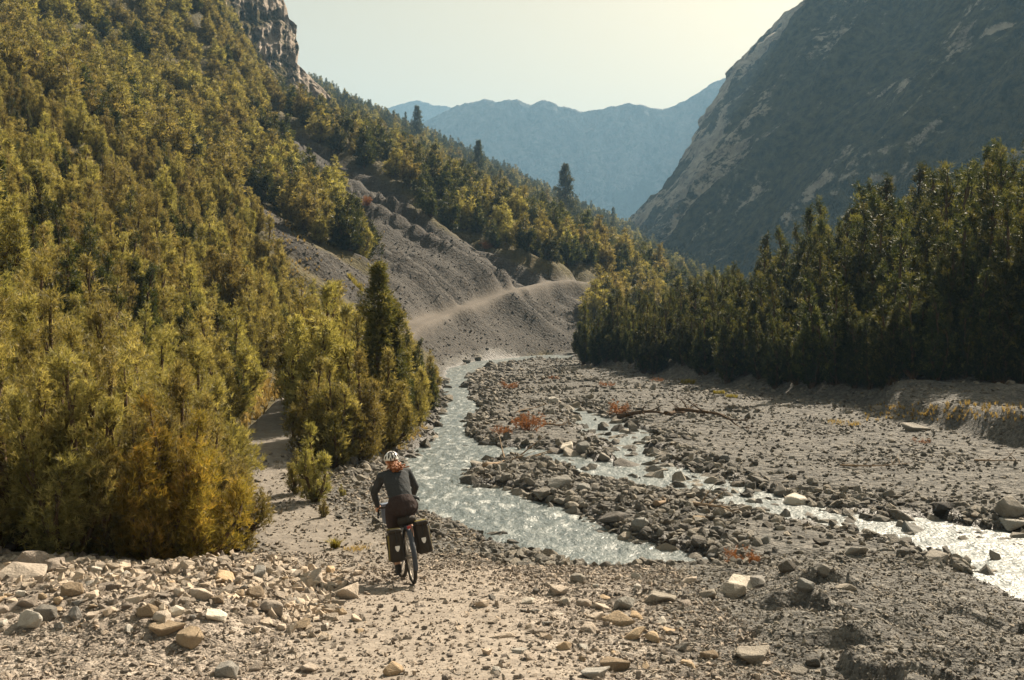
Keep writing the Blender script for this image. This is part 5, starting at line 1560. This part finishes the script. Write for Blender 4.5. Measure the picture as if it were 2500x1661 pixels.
def build_rider():
    LH, RH = (-.10, .19, 1.01), (.10, .19, 1.01)
    LK, RK = (-.115, .48, .655), (.125, .62, .885)
    LA, RA = (-.125, .40, .235), (.125, .385, .565)
    LS, RS = (-.175, .49, 1.455), (.175, .49, 1.455)
    LE, RE = (-.285, .665, 1.245), (.285, .665, 1.245)
    LW, RW = (-.232, .90, 1.055), (.232, .90, 1.055)
    lofts = []
    # trunk, neck, head
    lofts.append(([(0, .13, .97), (0, .15, 1.04), (0, .20, 1.15), (0, .30, 1.29), (0, .42, 1.41), (0, .49, 1.47), (0, .53, 1.51)], [(.13, .10), (.165, .12), (.135, .10), (.15, .105), (.165, .11), (.14, .08), (.06, .05)]))
    lofts.append(([(0, .51, 1.48), (0, .545, 1.54), (0, .565, 1.60)], [.055, .050, .052]))
    lofts.append(([(0, .585, 1.555), (0, .605, 1.585), (0, .610, 1.65), (0, .60, 1.71), (0, .60, 1.755)], [(.045, .055), (.066, .085), (.076, .097), (.070, .088), (.02, .03)]))
    lofts.append(([(0, .69, 1.64), (0, .715, 1.625)], [.016, .010]))                       # nose
    for s in (-1, 1):
        lofts.append(([(s * .072, .595, 1.66), (s * .082, .60, 1.64), (s * .074, .602, 1.61)], [.010, .016, .008]))   # ears
    for Hh, K, A in ((LH, LK, LA), (RH, RK, RA)):
        m = [(Hh[i] + K[i]) / 2 for i in range(3)]; c = [K[i] * .66 + A[i] * .34 for i in range(3)]
        lofts.append(([Hh, m, K, c, A], [.092, .080, .056, .056, .036]))
        lofts.append(([A, (A[0], A[1] - .03, A[2] - .05)], [.038, .035]))
        lofts.append(([(A[0], A[1] - .035, A[2] - .055), (A[0], A[1] + .12, A[2] - .068)], [.034, .028]))
    for Sh, E, W in ((LS, LE, LW), (RS, RE, RW)):
        s = -1 if Sh[0] < 0 else 1
        lofts.append(([(s * .10, .47, 1.46), Sh, E, W], [.06, .058, .042, .028]))
        # palm on the brake hood, four fingers round the bar, thumb inside
        P = (s * .216, .945, 1.035)
        lofts.append(([W, ((W[0] + P[0]) / 2, .925, 1.05), P], [.027, .036, .033]))
        for k in range(4):
            b = Vector((s * .246, .925 + .019 * k, 1.035)); L = (.85, 1.0, .95, .75)[3 - k]
            lofts.append(([b, b + Vector((s * .012, .004, -.022 * L)), b + Vector((s * .004, .008, -.050 * L)), b + Vector((-s * .014, .008, -.062 * L))], [.0095, .009, .0085, .007]))
        b = Vector((s * .200, .925, 1.035)); lofts.append(([b, b + Vector((-s * .016, .022, -.012)), b + Vector((-s * .010, .045, -.030))], [.011, .010, .008]))
    me = solid('person', lofts, M_SKIN, None, .0085, 5)
    root = link('person', me, None); root.location = (BX, BY, BZ + .004); root.rotation_euler = B_ROT; root.scale = (1, 1, .975)
    tag(root, 'cyclist in slate jersey, brown shorts and white helmet riding away downhill', 'person')
    # jersey with long sleeves
    j = [([(0, .17, 1.085), (0, .205, 1.16), (0, .305, 1.30), (0, .42, 1.415), (0, .49, 1.475), (0, .525, 1.505)], [(.170, .128), (.158, .122), (.168, .122), (.180, .124), (.150, .095), (.068, .06)])]
    for Sh, E, W in ((LS, LE, LW), (RS, RE, RW)):
        s = -1 if Sh[0] < 0 else 1
        mid = [(Sh[i] + E[i]) / 2 for i in range(3)]
        j.append(([(s * .09, .465, 1.46), Sh, mid, E, [(E[i] + W[i]) / 2 for i in range(3)], W], [.072, .072, .060, .052, .046, .036]))
    solid('jersey', j, M_SHIRT, root, .012, 5)
    # hem flaring out at the right hip
    solid('jersey_hem', [([(.10, .14, 1.13), (.175, .15, 1.115), (.225, .15, 1.09), (.245, .145, 1.04)], [.035, .030, .018, .004]), ([(-.15, .15, 1.09), (0, .10, 1.10), (.15, .15, 1.10)], [.03, .05, .035])], M_SHIRT, root, .010, 3)
    h = [([(0, .12, .91), (0, .10, .965), (0, .135, 1.03), (0, .185, 1.13)], [(.10, .09), (.175, .125), (.195, .142), (.170, .125)])]
    for Hh, K in ((LH, LK), (RH, RK)):
        p = [[Hh[i] * (1 - q) + K[i] * q for i in range(3)] for q in (-.08, .2, .45, .68)]
        h.append((p, [.122, .122, .112, .100]))
    solid('shorts', h, M_SHORT, root, .012, 4)
    for A in (LA, RA):
        f = solid('shoe', [([(A[0], A[1] - .075, A[2] - .062), (A[0], A[1] + .02, A[2] - .062), (A[0], A[1] + .11, A[2] - .080), (A[0], A[1] + .165, A[2] - .088)], [(.036, .038), (.044, .044), (.044, .032), (.026, .02)]), ([(A[0], A[1] - .03, A[2] - .07), (A[0], A[1] - .015, A[2] + .02)], [.042, .045])], M_BLACK, root, .010, 4)
    # helmet: ribbed shell with dark vents
    def hel(bm):
        bmesh.ops.create_uvsphere(bm, u_segments=36, v_segments=24, radius=1)
        bmesh.ops.delete(bm, geom=[v for v in bm.verts if v.co.z < -.12], context='VERTS')
        for v in bm.verts:
            a = math.atan2(v.co.x, v.co.y)
            rib = 1 + .035 * math.cos(a * 7) * (1 - abs(v.co.z) ** 3) * (v.co.z > .05)
            v.co = Vector((v.co.x * .104 * rib, v.co.y * .135 * rib, v.co.z * .115))
        for q in bm.faces: q.smooth = True
    hm = link('helmet', bm_mesh('helmet', hel), M_HELM, root); hm.location = (0, .595, 1.672); hm.rotation_euler = (.16, 0, 0)
    md = hm.modifiers.new('shell', 'SOLIDIFY'); md.thickness = .012
    for (az, el, L, W) in [(180, 28, .036, .013), (150, 30, .034, .013), (210, 30, .034, .013), (180, 58, .040, .013), (145, 58, .036, .012), (215, 58, .036, .012), (120, 22, .030, .011), (240, 22, .030, .011), (90, 50, .03, .011), (270, 50, .03, .011), (165, 8, .03, .009), (195, 8, .03, .009)]:
        a, e = math.radians(az), math.radians(el)
        n = Vector((math.sin(a) * math.cos(e), math.cos(a) * math.cos(e), math.sin(e)))
        p = Vector((n.x * .106, n.y * .137, n.z * .117))
        def vent(bm):
            bmesh.ops.create_uvsphere(bm, u_segments=12, v_segments=8, radius=1)
            for v in bm.verts: v.co = Vector((v.co.x * L, v.co.y * W, v.co.z * .006))
        o = link('vent', bm_mesh('vent', vent), M_BLACK, hm); o.location = p
        nn = Vector((p.x / .106 ** 2, p.y / .137 ** 2, p.z / .117 ** 2)).normalized()
        o.rotation_euler = nn.to_track_quat('Z', 'X').to_euler()
    # curly hair gathered in a tail over the back
    rng = np.random.default_rng(77); cur = []
    for k in range(90):
        a = rng.uniform(-1, 1); st = np.array([.035 * a, .49, 1.605 + .012 * rng.normal()])
        L = rng.uniform(.06, .155); side = rng.normal(.02, .032); ph = rng.uniform(0, 6.28); cr = rng.uniform(.010, .022)
        t = np.linspace(0, 1, 18)
        p = st[None] + np.stack([side * t ** .7 + cr * np.cos(ph + t * 16), -L * 1.25 * t - .02 + cr * np.sin(ph + t * 16), -L * .62 * t ** 1.3 + cr * .5 * np.cos(ph + t * 16)], 1)
        cur.append((p, .0135 * (1 - .4 * t)))
    cap = solid('hair', [([(0, .555, 1.69), (0, .535, 1.64), (.005, .50, 1.60), (.015, .44, 1.585), (.025, .38, 1.56), (.035, .31, 1.50)], [(.082, .07), (.078, .05), (.045, .035), (.040, .03), (.055, .035), (.02, .015)])], M_HAIR, None, .012, 4)
    V0_ = np.array([v.co[:] for v in cap.vertices]); F0 = np.array([p.vertices[:] for p in cap.polygons if len(p.vertices) == 4])
    Vt, Ft = tubes(cur, 5)
    link('hair', mesh_arrays('hair', np.concatenate([V0_, Vt]), np.concatenate([F0, Ft + len(V0_)]), smooth=True), M_HAIR, root)
build_rider()
